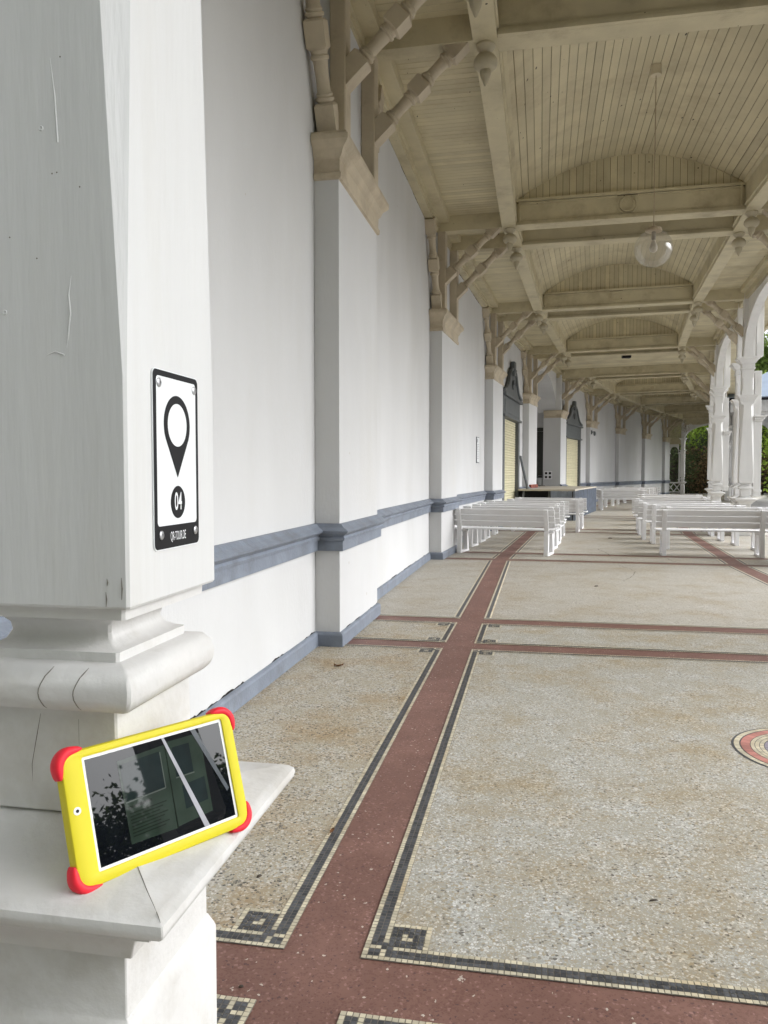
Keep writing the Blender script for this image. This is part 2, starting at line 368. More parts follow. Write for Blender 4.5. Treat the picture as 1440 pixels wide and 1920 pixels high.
def ring(r0, r1, n, mi, z=.0045, e=.0008):
    for k in range(n):
        a0 = 2 * PI * k / n + e / r1; a1 = 2 * PI * (k + 1) / n - e / r1
        P = lambda r, a: W(mS + r * math.sin(a), mo + r * math.cos(a), z + random.random() * .0004)
        md.quad(P(r0, a0), P(r1, a0), P(r1, a1), P(r0, a1), mi)
md.add([W(mS + .4 * math.sin(2 * PI * k / 48), mo + .4 * math.cos(2 * PI * k / 48), .0035) for k in range(48)], [tuple(reversed(range(48)))], 1)
for r0, r1, mi in ((.362, .388, 0), (.312, .356, 2), (.290, .308, 0), (.268, .287, 0), (.246, .265, 0), (.214, .242, 3), (.188, .211, 4), (.164, .186, 4), (.135, .160, 3), (.110, .132, 0), (.06, .107, 2), (.0, .057, 4)):
    ring(r0, r1, max(10, int(2 * PI * r1 / (.05 if mi == 2 else .021))), mi)
md.build('floor_medallion', [M_TW, M_TB, M_TRED, M_TVIO, M_TYEL], floor)

# ------------------------------------------------------------------ left wall with pilasters
PW = 1.5; REC = -0.205
wall = thing('plaster_wall', 'long white plaster wall with pilasters and a grey blue chair rail', 'wall', W(0, REC))
WIN1 = (21.35, 24.6); WIN2 = (34.5, 38.2)
wf = MB()
def wseg(S0, S1, z0, z1, o0=REC - .25, o1=REC): wf.wbox(S0, S1, o0, o1, z0, z1)
N0, N1 = NS[4] + PW, NS[5]
for a, b in ((-1.2, WIN1[0] + .25), (WIN1[1] - .25, N0), (N1, WIN2[0] + .25), (WIN2[1] - .25, NS[9] + 1.9)):
    wseg(a, b, 0, 5.75)
for a, b in (WIN1, WIN2): wseg(a + .25, b - .25, 3.06, 5.75)
# arch over the niche
arc = []
for k in range(25):
    t = PI * k / 24; arc.append(((N0 + N1) / 2 - math.cos(t) * (N1 - N0) / 2, 3.95 + 1.35 * math.sin(t)))
for (s0, z0), (s1, z1) in zip(arc, arc[1:]):
    for o in (REC,):
        wf.quad(W(s0, o, z0), W(s1, o, z1), W(s1, o, 5.75), W(s0, o, 5.75))
    wf.quad(W(s0, -1.0, z0), W(s1, -1.0, z1), W(s1, REC, z1), W(s0, REC, z0))
wf.wbox(N0 - .2, N0, -2.4, REC - .25, 0, 5.5); wf.wbox(N1 + .35, N1 + .5, -2.4, REC - .25, 0, 5.5)
wf.wbox(N0 - .2, N1 + .5, -2.6, -2.4, 0, 5.5); wf.wbox(N0 - .2, N1 + .5, -2.6, -1.001, 5.5, 5.6)
wf.build('wall_face', M_PLASTER, wall, rel=True)
def capital_mb(n, l):
    m = MB(); h = [(0, 3.74), (.02, 3.75), (.025, 3.79), (.01, 3.80), (.012, 3.90), (.03, 3.92), (.05, 3.97), (.085, 4.0), (.10, 4.02), (.10, 4.06), (.085, 4.07), (.085, 4.085)]
    m.loft([[(REC + .005, -d, z), (d, -d, z), (d, l + d, z), (REC + .005, l + d, z)] for d, z in h])
    return m
def loc_mat(S, o=0, z=0, base=None):
    p = Vector(W(S, o, z)) - (base if base is not None else Vector((0, 0, 0)))
    return Matrix.Translation(p) @ Matrix.Rotation(ang(S), 4, 'Z')
WB = wall.location.copy()
cap_src = None
for i in range(10):
    p = MB(); p.box(REC + .003, 0, 0, PW if i != 5 else 1.15, 0, 3.745)
    if i == 5: p.loft([[(o, y, z) for o, z in ((-.72, 3.745), (-.74, 4.1), (-.80, 4.45), (-.93, 4.8), (-1.12, 5.1), (-1.3, 5.3), (-1.3, 5.5), (0, 5.5), (0, 3.745))] for y in (.0, .16)])
    po = p.build('pilaster', M_PLASTER, wall); po.matrix_basis = loc_mat(NS[i], base=WB)
    if i != 5:
        q = MB(); q.box(REC + .003, -.10, .13, PW - .13, 4.086, 5.6); q.build('pilaster_head', M_PLASTER, po)
        if cap_src is None:
            cap_src = capital_mb('capital', PW).build('capital', M_CAPITAL, po)
        else:
            inst(cap_src, po, Matrix.Identity(4))
    else:
        m = MB(); h = [(0, 3.74), (.03, 3.75), (.03, 3.79), (.015, 3.80), (.015, 3.88), (.05, 3.92), (.10, 4.0), (.10, 4.05)]
        m.loft([[(-.70, -d, z), (d, -d, z), (d, 1.15 + d, z), (-.70, 1.15 + d, z)] for d, z in h]); m.build('capital', M_CAPITAL, po)
        q = MB(); q.box(-.72, .0, -.012, .0, .95, 3.74); q.build('jamb', M_PLASTER, po)
def trim(prof, a, b, end_pil=None):      # (out, z) profile following wall and pilaster returns
    m = MB(); rings = []
    keys = []
    rows = []
    for d, z in prof:
        pts = [(a, REC + d)]
        if any(abs(a - NS[i]) < .01 for i in range(10)): pts = [(a, d)]
        for i in range(10):
            if NS[i] < a - .01 or NS[i] > b: continue
            L_ = PW if i != 5 else 1.15
            if abs(NS[i] - a) > .01: pts += [(NS[i] - d, REC + d), (NS[i] - d, d)]
            if NS[i] + L_ < b - .01: pts += [(NS[i] + L_ + d, d), (NS[i] + L_ + d, REC + d)]
            else: pts += [(b, d)]
        if not (any(abs(NS[i] + PW - b) < .02 for i in range(10))): pts.append((b, REC + d))
        rows.append(pts)
    n = len(rows[0])
    # subdivide long runs is not needed: nodes coincide with pilaster fronts
    m.loft([[W(*rows[k][j][:2], prof[k][1]) for k in range(len(prof))] for j in range(n)], 0, closed=True)
    return m
RAIL = [(0, .78), (.035, .785), (.035, .865), (.05, .87), (.055, .89), (.045, .905), (.06, .92), (.085, .935), (.09, .95), (.07, .962), (.045, .975), (.02, 1.0), (0, 1.005)]
SKIRT = [(0, 0.0), (.03, 0.0), (.03, .095), (.024, .108), (.012, .115), (0, .118)]
for a, b in ((-1.2, WIN1[0]), (WIN1[1], N0), (N1, WIN2[0]), (WIN2[1], NS[9] + 1.85)):
    trim(RAIL, a, b).build('chair_rail', M_BLUE, wall, rel=True)
    trim(SKIRT, a, b).build('skirting', M_BLUE, wall, rel=True)

random.seed(21)
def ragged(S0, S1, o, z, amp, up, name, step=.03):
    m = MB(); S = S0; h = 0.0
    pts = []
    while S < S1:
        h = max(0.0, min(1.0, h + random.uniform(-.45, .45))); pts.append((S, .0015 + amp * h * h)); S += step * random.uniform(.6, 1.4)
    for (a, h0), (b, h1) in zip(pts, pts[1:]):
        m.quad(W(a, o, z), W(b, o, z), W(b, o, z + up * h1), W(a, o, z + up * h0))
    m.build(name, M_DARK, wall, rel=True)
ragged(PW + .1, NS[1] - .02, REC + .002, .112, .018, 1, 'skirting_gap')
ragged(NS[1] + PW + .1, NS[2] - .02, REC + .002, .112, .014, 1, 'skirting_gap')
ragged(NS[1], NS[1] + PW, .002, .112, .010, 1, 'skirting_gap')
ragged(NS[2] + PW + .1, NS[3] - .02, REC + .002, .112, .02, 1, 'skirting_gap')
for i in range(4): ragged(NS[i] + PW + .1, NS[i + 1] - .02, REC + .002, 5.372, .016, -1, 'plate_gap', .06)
def fcrack(pts, w_, name='floor_crack'):
    m = MB(); P = [Vector(floor_px(*q)) for q in pts]; Q = []
    for a, b in zip(P, P[1:]):
        for k in range(6): Q.append(a.lerp(b, k / 6) + Vector((random.uniform(-1, 1), random.uniform(-1, 1), 0)) * .02)
    Q.append(P[-1])
    for a, b in zip(Q, Q[1:]):
        d = (b - a).normalized(); n_ = Vector((-d.y, d.x, 0)) * w_ * random.uniform(.4, 1.2); m.quad(a - n_, b - n_, b + n_, a + n_)
    m.build(name, M_CRACK, floor)
def floor_px(u, v, z=0.0036):
    a = math.atan(70 / 1480.0); du, dv_ = (u - 720) / 1480, (960 - v) / 1480
    ry = math.cos(a) + dv_ * math.sin(a); rz = dv_ * math.cos(a) - math.sin(a); t = (z - 1.4) / rz
    return (du * t, ry * t, z)
fcrack([(1120, 1029), (1131, 1034), (1141, 1039), (1143, 1043)], .006)
fcrack([(1160, 1060), (1180, 1066), (1191, 1072), (1186, 1080), (1170, 1090)], .005)
fcrack([(1246, 1044), (1262, 1052), (1290, 1060)], .005)
fcrack([(1118, 1058), (1150, 1058), (1190, 1062)], .004)
fcrack([(1010, 1120), (1060, 1128), (1130, 1122), (1180, 1130)], .002)

# ------------------------------------------------------------------ timber ceiling
BL, BR, OC = 1.06, 4.67, 5.75      # ceiling beams and column line
BH = 0.11
ceil = thing('timber_ceiling', 'cream board ceiling of barrel vaults carried on beams and turned struts', 'ceiling', W(0, 2.86, 5.36))
CB = ceil.location.copy()
ZB, ZT, ZS = 5.36, 5.77, 5.60
V0, V1 = BL + BH, BR - BH
def arcz(o):
    x = (o - (V0 + V1) / 2) / ((V1 - V0) / 2); return ZT + 0.57 * (1 - abs(x) ** 2.0)
E0, E1 = -0.6, NS[9] + 2.3
runs = [(E0, NS[4] + CX[1] + .1), (NS[5] + CX[0] - .1, E1)]
for a, b in runs:
    for bb, sg in ((BL, 1), (BR, -1)):
        m = MB(); q = lambda x: bb + sg * x
        m.wprof(a, b, [(q(-BH), ZB), (q(BH), ZB), (q(BH), ZT - .03), (q(BH + .04), ZT), (q(BH + .04), ZT + .06), (q(-BH), ZT + .06)])
        m.wprof(a, b, [(q(BH + .001), ZB + .06), (q(BH + .02), ZB + .07), (q(BH + .02), ZB + .09), (q(BH + .001), ZB + .10)])
        m.build('longitudinal_beam', M_TIMBER, ceil, rel=True)
    m = MB(); nb = 34
    for k in range(nb):
        o0 = V0 + (V1 - V0) * k / nb + .0012 + .0014 * random.random(); o1 = V0 + (V1 - V0) * (k + 1) / nb - .0012 - .0014 * random.random()
        prof = [(o0, arcz(o0) + .006), (o0 + .006, arcz(o0 + .006)), (o1 - .006, arcz(o1 - .006)), (o1, arcz(o1) + .006)]
        m.loft([[W(S, o, z) for o, z in prof] for S in cuts(a, b)], 0, closed=False)
    back = [(V0 + (V1 - V0) * k / 24, arcz(V0 + (V1 - V0) * k / 24) + .03) for k in range(25)]
    m.loft([[W(S, o, z) for o, z in back] for S in cuts(a, b)], 1, closed=False)
    m.build('vault', [M_BOARD, M_JOINT], ceil, rel=True)
    for o0, o1 in ((REC, BL - BH), (BR + BH, OC + .05)):
        m = MB(); S = a
        while S < b:
            e = min(S + .105, b)
            m.loft([[W(S + .004, o, ZS + .005) for o in (o0, o1)], [W(S + .01, o, ZS) for o in (o0, o1)], [W(e - .006, o, ZS) for o in (o0, o1)], [W(e - .001, o, ZS + .005) for o in (o0, o1)]], 0, closed=False)
            S += .105
        m.loft([[W(s, o0 - .1, ZS + .03), W(s, o1 + .15, ZS + .03)] for s in cuts(a, b)], 1, closed=False)
        m.build('side_ceiling', [M_BOARD, M_JOINT], ceil, rel=True)
m = MB(); S = NS[4] + CX[1]; b = NS[5] + CX[0]
while S < b:
    e = min(S + .115, b)
    m.loft([[W(S + .004, o, 5.705) for o in (REC, OC)], [W(S + .01, o, 5.70) for o in (REC, OC)], [W(e - .006, o, 5.70) for o in (REC, OC)], [W(e - .001, o, 5.705) for o in (REC, OC)]], 0, closed=False)
    S += .115
m.loft([[W(s, REC - .1, 5.73), W(s, OC + .3, 5.73)] for s in cuts(NS[4] + 1.33, b)], 1, closed=False)
m.build('flat_ceiling', [M_BOARD, M_JOINT], ceil, rel=True)
for side, (o0, o1, o2) in (('l', (REC, .10, -.06)), ('r', (OC + .12, OC - .20, OC - .1))):
    m = MB(); A = min(o0, o1); B = max(o0, o1); C_ = min(o0, o2); D = max(o0, o2)
    if side == 'l':
        for a, b in ((E0, N0), (N1, E1)):
            m.wbox(a, b, A, B, 5.49, ZS - .001); m.wbox(a, b, C_, D, 5.42, 5.489); m.wbox(a, b, A, REC + .12, 5.37, 5.419)
        m.wbox(N0, N1, A, B - .1, 5.55, 5.69)
    else:
        m.wbox(E0, E1, A, B, 5.49, ZS - .001); m.wbox(E0, E1, C_, D, 5.36, 5.489)
    m.build('wall_plate', M_TIMBER, ceil, rel=True)
# cross beams, with tympanum boards, panel mouldings and a ring
for i in range(10):
    for q, cx in enumerate(CX):
        Sc = NS[i] + cx
        if i == 9 and q == 1: pass
        fl_ = lambda x, y, z: Vector(W(Sc + y, x, z))
        m = MB(); hw = .10
        zs_ = 5.745 if (i, q) in ((4, 1), (5, 0)) else ZS + .02
        m.box(REC, BL - BH - .001, -hw, hw, ZB, zs_, f=fl_); m.box(BR + BH + .001, OC, -hw, hw, ZB, zs_, f=fl_)
        m.box(BL + BH + .001, BR - BH - .001, -hw, hw, ZB, ZT, f=fl_)
        a, b = BL + BH + .05, BR - BH - .05; mid = (a + b) / 2
        for sg in (-1, 1):
            yy = sorted((sg * (hw + .001), sg * (hw + .032)))
            y2 = sorted((sg * (hw + .001), sg * (hw + .05)))
            m.box(a - .045, b + .045, y2[0], y2[1], ZT - .045, ZT - .002, f=fl_)       # top moulding
            m.box(a - .045, b + .045, yy[0], yy[1], ZB + .035, ZB + .065, f=fl_)
            m.box(a - .045, b + .045, y2[0], y2[1], ZB + .001, ZB + .030, f=fl_)
            yd = sorted((sg * (hw + .0005), sg * (hw + .012)))
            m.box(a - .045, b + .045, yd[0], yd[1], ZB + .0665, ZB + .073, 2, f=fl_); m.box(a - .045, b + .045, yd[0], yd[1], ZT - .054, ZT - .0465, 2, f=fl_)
            if (sg < 0) == (q == 0):
                m.box(a - .01, a + .02, yy[0], yy[1], ZB + .066, ZT - .046, f=fl_); m.box(b - .02, b + .01, yy[0], yy[1], ZB + .066, ZT - .046, f=fl_)
                zc = (ZB + .066 + ZT - .046) / 2
                m.box(a + .021, mid - .15, yy[0], yy[1], ZT - .075, ZT - .055, f=fl_); m.box(mid + .15, b - .021, yy[0], yy[1], ZT - .075, ZT - .055, f=fl_)
                for r0, r1, t in ((.088, .115, .03), (.132, .15, .022)):
                    rr = []
                    for k in range(29):
                        an = 2 * PI * k / 28
                        rr.append([fl_(mid + r * math.cos(an), sg * (hw + dd), zc + r * math.sin(an)) for r, dd in ((r0, .001), (r0, t), (r1, t), (r1, .001))])
                    if r1 < .12: m.loft(rr, closed=False)
                    else:
                        m.loft(rr[:6], closed=False); m.loft(rr[9:20], closed=False); m.loft(rr[23:], closed=False)
        # tympanum boards
        nbd = 33
        for sg in (-1, 1):
            y = sg * (hw - .03)
            for k in range(nbd):
                o0 = V0 + (V1 - V0) * k / nbd + .003; o1 = V0 + (V1 - V0) * (k + 1) / nbd - .003
                m.add([fl_(o0, y, ZT - .01), fl_(o1, y, ZT - .01), fl_(o1, y, arcz(o1) + .01), fl_(o0, y, arcz(o0) + .01)], [(0, 1, 2, 3)], 1)
            top = [fl_(V0 + (V1 - V0) * k / 24, y - sg * .02, arcz(V0 + (V1 - V0) * k / 24) + .02) for k in range(25)]
            m.add([fl_(V0, y - sg * .02, ZT - .01), fl_(V1, y - sg * .02, ZT - .01)] + top[::-1], [tuple(range(27))], 2)
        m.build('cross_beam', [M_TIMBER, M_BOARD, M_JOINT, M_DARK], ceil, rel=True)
# turned struts
def sq_ring(r, q, t, n=16):
    out = []
    for k in range(n):
        a = 2 * PI * k / n + PI / 4; c, s_ = math.cos(a), math.sin(a)
        k2 = 1 / max(abs(c), abs(s_)); rr = r * (k2 if q else 1.0)
        out.append((c * rr, s_ * rr, t))
    return out
def strut_mesh(L_, hb, rt):
    blocks = [(0, .22), (.46, .60), (.84, 1.0)]
    prof = []
    def turned(t0, t1):
        d = t1 - t0
        for f_, r in ((0.0, .70), (.05, .95), (.10, .95), (.12, .78), (.17, .85), (.22, .70), (.5, .66), (.80, .74), (.84, .92), (.90, .92), (.92, .8), (1.0, .86)):
            prof.append((rt * r * 1.1, False, t0 + d * f_))
    def block(t0, t1, c0, c1):
        c = .018
        if c0: prof.append((hb - c, True, t0))
        prof.append((hb, True, t0 + (c if c0 else 0))); prof.append((hb, True, t1 - (c if c1 else 0)))
        if c1: prof.append((hb - c, True, t1))
    block(0, .22 * L_, 0, 1); turned(.22 * L_, .46 * L_); block(.46 * L_, .60 * L_, 1, 1); turned(.60 * L_, .84 * L_); block(.84 * L_, L_, 1, 0)
    m = MB(); m.loft([sq_ring(r, q, t) for r, q, t in prof]); return m
def aim(A, B, up):
    z = (B - A).normalized(); x = up.cross(z).normalized(); y = z.cross(x)
    M = Matrix((x, y, z)).transposed().to_4x4(); M.translation = A
    return M
st_lat = None; st_lon = None; pend = None
UP = Vector((0, 0, 1))
PENDP = [(.0, 0.0), (.085, -.001), (.09, -.02), (.075, -.05), (.05, -.07), (.045, -.085), (.085, -.105), (.108, -.14), (.112, -.17), (.10, -.205), (.07, -.23), (.05, -.235), (.055, -.25), (.045, -.29), (.028, -.33), (.012, -.37), (.0, -.378)]
def put(src, M): return inst(src, ceil, Matrix.Translation(-CB) @ M)
LL = 1.22
src_lat = strut_mesh(LL, .078, .072).build('strut', M_CAPITAL, ceil, smooth=35)
src_lon = strut_mesh(1.5, .078, .072).build('strut', M_CAPITAL, ceil, smooth=35)
pm = MB(); pm.lathe([(max(r, .001), z) for r, z in PENDP], 20); pm.box(-.10, .10, -.10, .10, .001, .012)
src_pen = pm.build('pendant', M_TURN, ceil, smooth=40)
pb = MB(); pb.box(-.0995, .03, -.09, .09, 4.086, 5.49, ch=.008); src_wp = pb.build('wall_post', M_CAPITAL, ceil)
first = {'lat': src_lat, 'lon': src_lon, 'pen': src_pen, 'wp': src_wp}
def place(key, M):
    o = first.get(key)
    if o is not None:
        o.matrix_basis = Matrix.Translation(-CB) @ M; first[key] = None
    else:
        inst({'lat': src_lat, 'lon': src_lon, 'pen': src_pen, 'wp': src_wp}[key], ceil, Matrix.Translation(-CB) @ M)
for i in range(10):
    for q, cx in enumerate(CX):
        Sc = NS[i] + cx
        if i in (4,) and q == 1: pass
        if i == 5 and q == 0: place('lat', aim(Vector(W(Sc, -.02, 4.55)), Vector(W(Sc, .9, 5.45)), Vector(W(Sc + 1, 0)) - Vector(W(Sc, 0)))); place('pen', loc_mat(Sc, BL, ZB)); place('pen', loc_mat(Sc, BR, ZB)); place('lat', aim(Vector(W(Sc, OC - .10, 4.58)), Vector(W(Sc, BR + .2, 5.45)), Vector(W(Sc + 1, 0)) - Vector(W(Sc, 0)))); continue
        e1 = (Vector(W(Sc + 1, 0)) - Vector(W(Sc, 0))).normalized()
        place('lat', aim(Vector(W(Sc, -.03, 4.58)), Vector(W(Sc, .86, 5.42)), e1))
        place('lat', aim(Vector(W(Sc, OC - .07, 4.58)), Vector(W(Sc, BR + .2, 5.42)), e1))
        place('pen', loc_mat(Sc, BL, ZB)); place('pen', loc_mat(Sc, BR, ZB))
        place('wp', loc_mat(Sc, 0, 0))
        if not (i == 4 and q == 1):
            sg = -1 if q == 0 else 1
            e2 = (Vector(W(Sc, 1)) - Vector(W(Sc, 0))).normalized()
            place('lon', aim(Vector(W(Sc + sg * .05, -.10, 4.05)), Vector(W(Sc + sg * .80, -.13, 5.50)), e2))
m = MB(); m.wbox(E0 - .4, E1 + .4, OC + .13, 6.75, 5.50, 5.53); m.wbox(E0 - .4, E1 + .4, 6.72, 6.80, 5.44, 5.62); m.build('eave_soffit', M_BOARD, ceil, rel=True)
# outer roof, closed above the ceiling
m = MB()
for a, b in ((E0 - .5, E1 + .5),):
    for prof in ([(-1.0, 5.75), (2.86, 8.3), (2.86, 8.36), (-1.05, 5.80)], [(2.86, 8.3), (6.9, 5.62), (6.95, 5.67), (2.86, 8.36)]):
        m.wprof(a, b, prof)
m.build('roof_covering', M_ROOF, ceil, rel=True)

# ------------------------------------------------------------------ columns of the open side
def column_parts(root, post_mat, base_mat, full=True, strip=False):
    c = (0, 0)
    s = .146
    ped = MB()
    ped.stack([(.127, .153, 0), (.127, .153, .597), (.124, .150, .606), (.118, .142, .622), (.115, .140, .625), (.115, .140, .725),
               (.135, .16, .728), (.14, .165, .745), (.150, .178, .765), (.175, .205, .785), (.204, .237, .805), (.206, .239, .818),
               (.232, .265, .826), (.2370, .2695, .831), (.2385, .2715, .839), (.2370, .2700, .847), (.230, .263, .853), (.222, .255, .857), (.150, .168, .866), (.118, .138, .9), (.105, .125, .908), (.098, .118, .91), (.05, .05, .911)], c=(0, .027), ch=.0018)
    ped.build('pedestal', base_mat, root, smooth=38)
    b = MB(); b.stack([(.096, .118, .9115), (.100, .122, .915), (.100, .122, 1.0), (.0985, .121, 1.0695)], c=(0, .021), ch=.003); b.build('plinth', base_mat, root)
    b = MB()
    b.stack([(.1, .1, 1.0700), (.12, .12, 1.0705), (.131, .131, 1.072), (.139, .139, 1.079), (.144, .144, 1.091), (.145, .145, 1.105), (.141, .141, 1.122), (.131, .131, 1.134),
             (.108, .108, 1.1365), (.108, .108, 1.15), (.098, .098, 1.153), (.086, .086, 1.160), (.080, .080, 1.172), (.082, .082, 1.184), (.092, .092, 1.195), (.110, .110, 1.199), (.130, .130, 1.2005), (.131, .131, 1.218)], ch=.004)
    b.build('base_moulding', base_mat, root, smooth=38)
    sh = MB()
    prof = [(s - .002, s - .002, 1.2185, .004), (s, s, 1.222, .004)]
    for k in range(8):
        z = 1.53 + 1.39 * k / 7; prof.append((s, s, z, .004 + .068 * k / 7))
    prof += [(s, s, 2.95, .070), (s, s, 2.985, .055), (s, s, 3.0, .03), (s, s, 3.01, .004), (s, s, 3.06, .004)]
    sh.stack(prof); sh.build('shaft', post_mat, root)
    if full:
        k = MB()
        k.stack([(s, s, 3.061), (s + .01, s + .01, 3.065), (s + .012, s + .012, 3.10), (s + .05, s + .05, 3.15), (s + .075, s + .075, 3.18), (s + .075, s + .075, 3.20), (s - .02, s - .02, 3.202),
                 (s - .02, s - .02, 3.30), (s - .02, s - .02, 3.32, .03), (s - .02, s - .02, 3.58, .03), (s - .02, s - .02, 3.6, .003), (s - .02, s - .02, 3.78)])
        k.build('collar', post_mat, root)
        k = MB()
        k.stack([(s - .02, s - .02, 3.781), (s + .0, s + .0, 3.785), (s + .005, s + .005, 3.81), (s - .01, s - .01, 3.815), (s - .01, s - .01, 3.90), (s + .03, s + .03, 3.94), (s + .06, s + .06, 3.99), (s + .10, s + .10, 4.02), (s + .10, s + .10, 4.05), (s + .04, s + .04, 4.06)])
        k.build('capital', post_mat, root)
        k = MB(); k.stack([(.11, .11, 4.061), (.11, .11, 5.48)]); k.build('upper_post', M_TIMBER if not full else post_mat, root)
_cp = column_parts
def column_parts(root, post_mat, base_mat, strip=False):
    _cp(root, post_mat, base_mat)
    if strip:
        k = MB(); X0 = .147
        k.box(X0, .31, -.10, .10, .905, 2.60, ch=.004); k.box(X0, .33, -.12, .12, 2.601, 2.64, ch=.006); k.box(X0, .36, -.15, .15, 2.641, 2.69, ch=.008); k.box(X0, .39, -.18, .18, 2.691, 2.73, ch=.006)
        k.box(X0, .29, -.085, .085, 2.731, 3.74, ch=.004); k.box(X0, .33, -.12, .12, 1.0, 1.06, ch=.008); k.box(X0 + .02, .31, -.10, .10, 4.062, 5.48, ch=.004)
        k.build('side_strip', post_mat, root)
PO, PS_ = 0.87, 0.315
post = thing('timber_post', 'large white timber post in the left foreground carrying a small plaque', 'post', W(PS_, PO), ang(0))
column_parts(post, M_POST, M_BASE)
# cracks, nail heads and chips in the old paint of the foreground post (parts of it)
cr = MB()
def crack(pts, r=.0008):
    c_ = MB(); c_.tube(pts, [r * .3] + [r] * (len(pts) - 2) + [r * .3], 5); c_.build('paint_crack', M_CRACK, post)
yf = -.1455
for x0 in (.061, .008):
    crack([(x0 + .016, -.1316, 1.1335), (x0 + .012, -.1375, 1.127), (x0 + .008, -.1412, 1.1215), (x0 + .003, -.1435, 1.112), (x0, -.1452, 1.104), (x0 - .001, -.1447, 1.098), (x0, -.1442, 1.091), (x0 + .002, -.1415, 1.084), (x0 + .004, -.139, 1.079), (x0 + .005, -.134, 1.0745)], .0007)
crack([(-.02, -.1003, 1.055), (-.027, -.1005, 1.02), (-.035, -.1005, .98), (-.035, -.1005, .915)], .0008)
crack([(.118, -.112, .8672), (.150, -.141, .8664), (.19, -.19, .8608), (.226, -.232, .856), (.233, -.239, .8505)], .0005)
crack([(.04, -.1003, 1.05), (.041, -.1005, .99), (.04, -.1003, .95)], .0007)
crack([(-.09, -.1003, 1.0), (-.089, -.1005, .95), (-.09, -.1003, .92)], .0006)
for x0, z0, z1 in ((.136, 1.232, 1.262), (.113, 1.222, 1.242), (.115, 1.25, 1.26)): crack([(x0, -.1464, z0), (x0 + .001, -.1465, (z0 + z1) / 2), (x0, -.1464, z1)], .0009)
for x0, z0 in ((-.02, 1.72), (-.09, 1.80), (.045, 1.80), (.052, 1.801), (-.06, 1.60), (.085, 1.78), (-.075, 1.48), (.06, 1.95), (-.1, 1.9), (.02, 1.69)):
    c_ = MB(); c_.tube([(x0, -.1455, z0), (x0, -.1464, z0)], .0011, 8); c_.build('nail_head', M_CRACK, post)

for pts in ([(.070, -.1458, 1.665), (.066, -.146, 1.64), (.068, -.146, 1.615), (.064, -.146, 1.585), (.061, -.1458, 1.57)], [(.045, -.1458, 1.95), (.051, -.146, 1.90), (.054, -.1458, 1.84)], [(.03, -.1458, 1.56), (.045, -.146, 1.565), (.058, -.1458, 1.56)]):
    c_ = MB(); c_.tube(pts, [.0004, .0012, .0016, .0012, .0004][:len(pts)], 6); c_.build('paint_ridge', M_POST, post, smooth=60)
for x0, z0 in ((-.03, 1.62), (.03, 1.86), (-.1, 1.74)):
    c_ = MB(); c_.lathe([(.0001, 0), (.0018, .0004), (.0028, .0012), (.0036, .0006), (.004, -.0008)], 14); o_ = c_.build('nail_head', M_POST, post, smooth=60); o_.location = (x0, -.1458, z0); o_.rotation_euler = (R(90), 0, 0)
col0 = None
ORD = ['first', 'second', 'third', 'fourth', 'fifth', 'sixth', 'seventh', 'eighth', 'ninth', 'tenth', 'eleventh', 'twelfth']
COLG = 'white columns of the open side'
PAIRN = ['pair beside the camera end', 'pair just outside the right edge', 'second pair from the camera end', 'big nearest visible column pair', 'pair behind the nearest visible pair', 'pair at the far side of the middle bay', 'pair next beyond the middle bay', 'second pair beyond the middle bay', 'last pair but one towards the trees', 'last pair before the trees']
def add_col(S, o, label, group=COLG):
    global col0
    if col0 is None:
        col0 = thing('timber_column', label, 'column', W(S, o), ang(S), group); column_parts(col0, M_COLUMN, M_COLUMN, True); return col0
    return copy_tree(col0, W(S, o), ang(S), label, group)
for i in range(10):
    for q, cx in enumerate(CX):
        add_col(NS[i] + cx, OC, 'white chamfered column, %s of the %s' % ('nearer one' if q == 0 else 'farther one', PAIRN[i]))
    # low parapet between the two columns of a pair
    S0, S1 = NS[i] + CX[0] + .275, NS[i] + CX[1] - .275
    pp = thing('parapet', 'low white parapet between columns of the %s' % PAIRN[i], 'parapet', W((S0 + S1) / 2, OC), ang(NS[i] + .1), 'low parapets between paired columns')
    h = (S1 - S0) / 2
    m = MB(); m.box(-.07, .07, -h, h, 0, .76, ch=.005); m.build('panel', M_COLUMN, pp)
    m = MB(); m.box(-.15, .15, -h - .01, h + .01, .761, .80, ch=.008); m.box(-.19, .19, -h - .01, h + .01, .801, .835, ch=.01); m.build('cap', M_COLUMN, pp)
ec = thing('timber_column', 'x', 'column', W(PS_, OC - .9), ang(0)); column_parts(ec, M_COLUMN, M_COLUMN); col0 = ec; ec['label'] = 'white post at the far right end of the entrance arch'
if 0: add_col(PS_, OC - .9, 'white post at the far right end of the entrance arch')
add_col(NS[9] + 1.75, PO, 'slim white post at the far end beside the wall', None)
add_col(NS[9] + 1.75, OC - .9, 'white post carrying the right foot of the far end arch', None)

